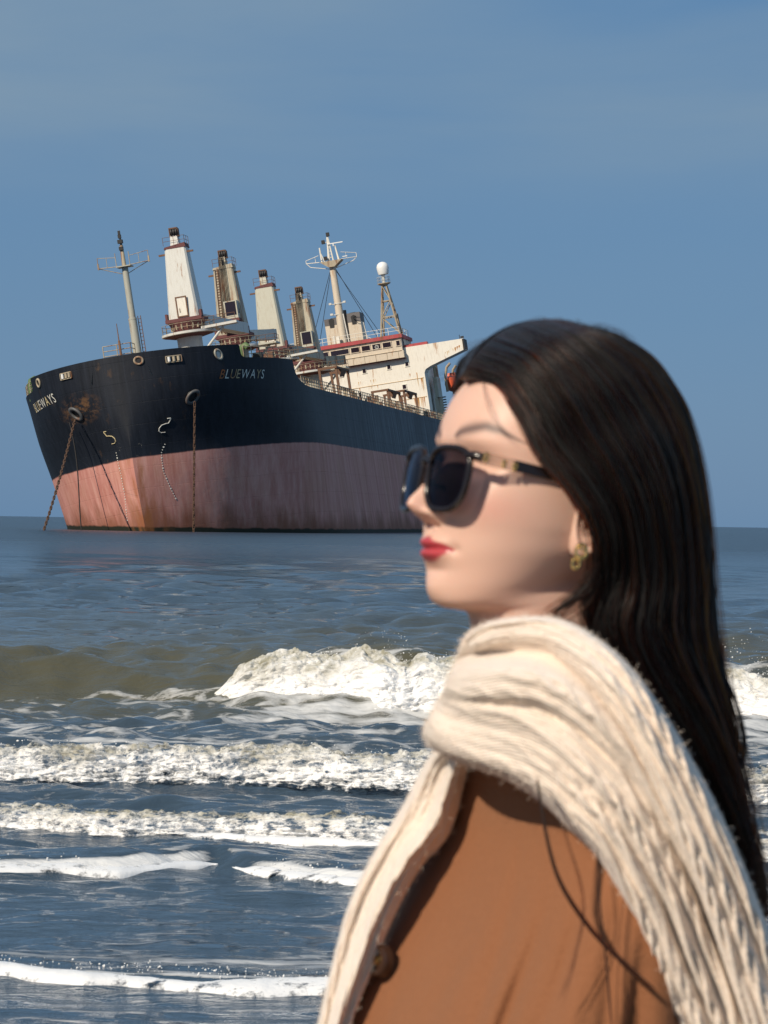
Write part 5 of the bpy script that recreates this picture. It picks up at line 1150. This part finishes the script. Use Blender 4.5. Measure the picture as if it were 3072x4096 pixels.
if 'Random Color' in hb.inputs: hb.inputs['Random Color'].default_value = 0.3
t_.links.new(hb.outputs[0], ho.inputs['Surface'])
g = np.random.default_rng(21); NPT = 30; strands = []; rad = []
def lock_strands(n, thick_rng, seed, mir=False, stray=0.0):
    gg = np.random.default_rng(seed); q0 = gg.random(n); t1 = 1 - 0.28 * gg.random(n) ** 2.2; t0 = np.where(gg.random(n) < 0.75, 0.0, gg.random(n) * 0.12)
    tt = t0[:, None] + (t1 - t0)[:, None] * np.linspace(0, 1, NPT)[None]
    clump = np.round(q0 * 46) / 46 + gg.normal(0, 0.004, n); k = sstep(0.1, 0.75, tt)
    q = q0[:, None] * (1 - 0.72 * k) + clump[:, None] * 0.72 * k
    wav = 0.036 * vnoise(tt * 5 + np.round(q0 * 46)[:, None] * 3.3, np.round(q0 * 46)[:, None] * 7.1 + 0 * tt, seed=4) * sstep(0.15, 0.6, tt) + 0.013 * vnoise(tt * 8, q0[:, None] * 400 + 0 * tt, seed=5)
    q = np.clip(q + wav, 0.0, 1.0)
    th = gg.uniform(*thick_rng, n)[:, None] + 0.085 * vnoise(np.round(q0 * 46)[:, None] * 5.7 + 0 * tt, tt * 2.0, seed=8)
    P = hair_pt(tt, q, th)
    off = gg.normal(0, 1, (n, 1, 3)) * (0.0012 + stray * np.linspace(0, 1, NPT)[None, :, None] ** 1.5); P = P + off * sstep(0, 0.2, tt)[..., None] * 1.0
    return mirror(P) if mir else P
S1 = lock_strands(6800, (0.93, 1.06), 1); S2 = lock_strands(2400, (0.93, 1.05), 2, True); S3 = lock_strands(1300, (0.98, 1.12), 3, False, 0.006)
for S in (S1, S2, S3): strands.append(S); rad.append(np.full(len(S), 0.00042))
def free(pts, Y, n, spread, r, seed, taper=True):
    gg = np.random.default_rng(seed); pts = np.array(pts, float); t = np.linspace(0, len(pts) - 1, NPT); uv = hermite(np.arange(len(pts)), pts, t); Yt = np.interp(t, np.arange(len(pts)), np.broadcast_to(Y, (len(pts),)))
    o = gg.normal(0, spread, (n, 1, 2)) * (0.4 + 0.6 * np.linspace(0, 1, NPT)[None, :, None]) + gg.normal(0, spread * 0.6, (n, 1, 2)) * np.sin(np.linspace(0, 3.1, NPT))[None, :, None]
    P = at(uv[None, :, 0] + o[..., 0], uv[None, :, 1] + o[..., 1], Yt[None] + gg.normal(0, 0.003, (n, 1))); strands.append(P); rad.append(np.full(n, r))
free([(2150, 3120), (2178, 3300), (2240, 3520), (2370, 3720), (2530, 3880), (2620, 3960)], 2.215, 16, 5, 0.0003, 51)
free([(2390, 3400), (2398, 3600), (2425, 3850), (2450, 4130)], 2.215, 5, 3, 0.0003, 52)
free([(2250, 3300), (2330, 3600), (2290, 3850), (2240, 4000)], 2.215, 4, 10, 0.0002, 53)
free([(2890, 2690), (2940, 2800), (2974, 2930), (2972, 3020), (2950, 3100), (2935, 3180)], 2.47, 26, 5, 0.0004, 54)
free([(2960, 3230), (3000, 3330), (3005, 3450), (2990, 3560)], 2.47, 30, 10, 0.0004, 55)
free([(1930, 1520), (1950, 1610), (1985, 1690), (2045, 1750)], [2.41, 2.38, 2.372, 2.37], 4, 5, 0.00011, 56)
free([(2000, 1545), (2085, 1690), (2165, 1830), (2220, 1890)], [2.40, 2.372, 2.362, 2.362], 14, 14, 0.00016, 57)
free([(2230, 2440), (2300, 2390), (2380, 2330), (2420, 2280)], 2.385, 24, 16, 0.00025, 58)
free([(2400, 2250), (2350, 2350), (2260, 2430), (2190, 2470)], [2.38, 2.385, 2.39, 2.395], 40, 22, 0.00025, 59)
for k in range(40):     # flyaways over the crown and forehead
    u0 = g.uniform(1840, 2420); v0 = np.interp(u0, [1838, 2000, 2150, 2290, 2455, 2600], [1500, 1350, 1295, 1288, 1335, 1425]) + 18; du = g.uniform(-110, 160); hh = g.uniform(4, 34)
    free([(u0, v0), (u0 + du * 0.35, v0 - hh), (u0 + du, v0 - hh * 0.5 + abs(du) * 0.1), (u0 + du * 1.5, v0 + abs(du) * 0.4)], 2.44, 3, 9, 0.00014, 600 + k)
for k in range(14):
    v0 = g.uniform(1600, 2700); u0 = np.interp(v0, Bg_[:, 1], Bg_[:, 0]) - 8; free([(u0, v0), (u0 + g.uniform(8, 30), v0 + 120), (u0 + g.uniform(0, 45), v0 + 300), (u0 + 20, v0 + 480)], 2.5, 3, 5, 0.00028, 700 + k)
Pst = np.concatenate([s.reshape(-1, 3) for s in strands]); ns = sum(len(s) for s in strands)
hc_d = bpy.data.hair_curves.new('hair_strands'); hc_d.add_curves([NPT] * ns)
hc_d.attributes['position'].data.foreach_set('vector', np.ascontiguousarray(Pst, np.float32).ravel())
ra = hc_d.attributes.get('radius') or hc_d.attributes.new('radius', 'FLOAT', 'POINT')
rv = np.repeat(np.concatenate(rad), NPT).reshape(-1, NPT) * np.concatenate([np.ones(NPT - 6), np.linspace(1, 0.25, 6)])[None]
ra.data.foreach_set('value', np.ascontiguousarray(rv, np.float32).ravel())
hc_d.materials.append(HB); hco = bpy.data.objects.new('hair_strands', hc_d); COL.objects.link(hco); hco.parent = hair; tag(hco, kind='stuff')

# -- sunglasses (worn, a thing of their own)
sg_ = empty('sunglasses', Matrix.Translation(Vector(head(np.array([9.5, 0, -0.2]))))); tag(sg_, 'dark tinted sunglasses with black rims and gold trimmed temples', 'sunglasses')
SGI = sg_.matrix_world.translation
def GL(p): return head(np.asarray(p, float)) - np.array(SGI)
FRM = NT('black_acetate').set(Base__Color=(0.012, 0.007, 0.006), Roughness=0.18).m
AMB = NT('clear_brown_acetate').set(Base__Color=(0.55, 0.32, 0.22), Roughness=0.25, Alpha=0.42).m
LN = bpy.data.materials.new('tinted_lens'); LN.use_nodes = True; lt = LN.node_tree; lt.nodes.clear(); lo = lt.nodes.new('ShaderNodeOutputMaterial'); lmx = lt.nodes.new('ShaderNodeMixShader'); ltr = lt.nodes.new('ShaderNodeBsdfTransparent'); lgl = lt.nodes.new('ShaderNodeBsdfGlossy'); lfr = lt.nodes.new('ShaderNodeFresnel')
ltr.inputs['Color'].default_value = (0.055, 0.05, 0.065, 1); lgl.inputs['Roughness'].default_value = 0.05; lgl.inputs['Color'].default_value = (0.85, 0.85, 1.0, 1); lfr.inputs['IOR'].default_value = 1.22
lt.links.new(lfr.outputs[0], lmx.inputs[0]); lt.links.new(ltr.outputs[0], lmx.inputs[1]); lt.links.new(lgl.outputs[0], lmx.inputs[2]); lt.links.new(lmx.outputs[0], lo.inputs[0])
ZC = -1.6
def xg(y): return 10.5 - 0.034 * y * y
def lens_outline(n=48, k=1.0):
    o = []
    for i in range(n):
        a = 2 * math.pi * i / n; cx_, cz_ = math.cos(a), math.sin(a); x = 2.42 * math.copysign(abs(cx_) ** 0.68, cx_) * (1 + 0.13 * cz_); z = 2.45 * math.copysign(abs(cz_) ** 0.70, cz_); o.append((x * k, z * k))
    return o
for sgn in (1, -1):
    out = lens_outline(); c = 3.02 * sgn
    m = MB(); m.path([GL((xg(c + x) + 0.02 * z, c + x, ZC + z)) for x, z in out + out[:1]], 0.0026, 8); m.build('rim', FRM, sg_, smooth=60)
    m = MB(); rings = [1.0, 0.75, 0.5, 0.25]; vs = [GL((xg(c + x) + 0.02 * z + 0.18 * (1 - k * k), c + x, ZC + z)) for k in rings for x, z in lens_outline(48, k * 0.99)] + [GL((xg(c) + 0.18, c, ZC))]
    fs_ = [tuple(f) for f in grid_faces(4, 48, True)] + [(144 + j, 144 + (j + 1) % 48, 192) for j in range(48)]; m.add(vs, fs_); m.build('lens', LN, sg_, smooth=60)
    # temple: clear brown front piece with gold trim, black arm behind
    tp = empty('temple', None, sg_); A = np.array([xg(5.6) - 0.5, sgn * 6.2, 0.25]); Bq = np.array([0.3, sgn * 7.75, 0.05]); Cq = np.array([-2.4, sgn * 7.6, -1.6])
    q = lambda t: A + (Bq - A) * t
    def arm(t0, t1, hgt, wid, name, mat, extra=None):
        ts = np.linspace(t0, t1, 10); vs = []
        pl = [q(t) for t in ts] + ([Cq] if extra else [])
        for p_ in pl:
            for dy, dz in ((-1, -1), (1, -1), (1, 1), (-1, 1)): vs.append(GL(p_ + np.array([0, dy * wid / 2, dz * hgt / 2])))
        n_ = len(pl); mm = MB(); mm.add(vs, [tuple(f) for f in grid_faces(n_, 4, True)] + [(3, 2, 1, 0), tuple(range(4 * n_ - 4, 4 * n_))]); return mm.build(name, mat, tp, bevel=0.0006)
    arm(-0.02, 0.30, 0.95, 0.30, 'front_piece', AMB); arm(0.29, 1.0, 0.86, 0.32, 'arm', FRM, True)
    for t, r, up_ in ((0.02, 0.20, 0.15), (0.19, 0.15, -0.02), (0.29, 0.17, -0.05)):
        m = MB(); c0 = q(t) + np.array([0, sgn * 0.2, up_]); ax = np.array(lf if sgn > 0 else -lf); m.torus(GL(c0), r / 100, 0.0007, ax, 12, 6, sy=1.3); m.torus(GL(c0 + np.array([0, 0, -0.28])), r / 150, 0.0006, ax, 10, 5); m.build('gold_trim', GOLD, tp, smooth=60)
    m = MB(); m.path([GL((xg(5.2) + 0.05, sgn * 5.2, 0.3)), GL((xg(5.6) - 0.05, sgn * 5.9, 0.3)), GL(A)], 0.0038, 8); m.build('hinge_block', FRM, sg_, smooth=60)
    m = MB(); m.path([GL((xg(0.9) - 0.1, sgn * 0.75, -1.9)), GL((9.2, sgn * 1.0, -2.1)), GL((9.0, sgn * 1.05, -2.6))], 0.0016, 6); m.build('nose_pad', FRM, sg_, smooth=60)
m = MB(); m.path([GL((xg(0.75), y, ZC + 1.15 + 0.35 * (1 - (y / 0.85) ** 2))) for y in np.linspace(-0.85, 0.85, 9)], 0.0032, 8); m.build('bridge', FRM, sg_, smooth=60)
# -- earring
e0 = at(2325, 2206, 2.362); er = empty('earring', Matrix.Translation(Vector(e0))); tag(er, 'small gold hoop earring on the near ear lobe', 'earring')
m = MB(); m.torus((0, 0, 0), 0.0042, 0.0014, (0.2, -1, 0.2), 14, 6, sy=1.3); m.torus((0.001, -0.001, 0.003), 0.0022, 0.0011, (0.2, -1, 0.2), 10, 6); m.build('stud', GOLD, er, smooth=60)
m = MB(); m.torus((-0.004, 0.0, -0.0092), 0.0030, 0.0011, (0.2, -1, 0.1), 12, 6, sy=1.3); m.build('drop', GOLD, er, smooth=60)
m = MB(); m.path([(0, 0, -0.003), (-0.0035, 0.001, -0.006), (-0.004, 0, -0.008)], 0.0007, 5); m.build('hook', GOLD, er, smooth=60)
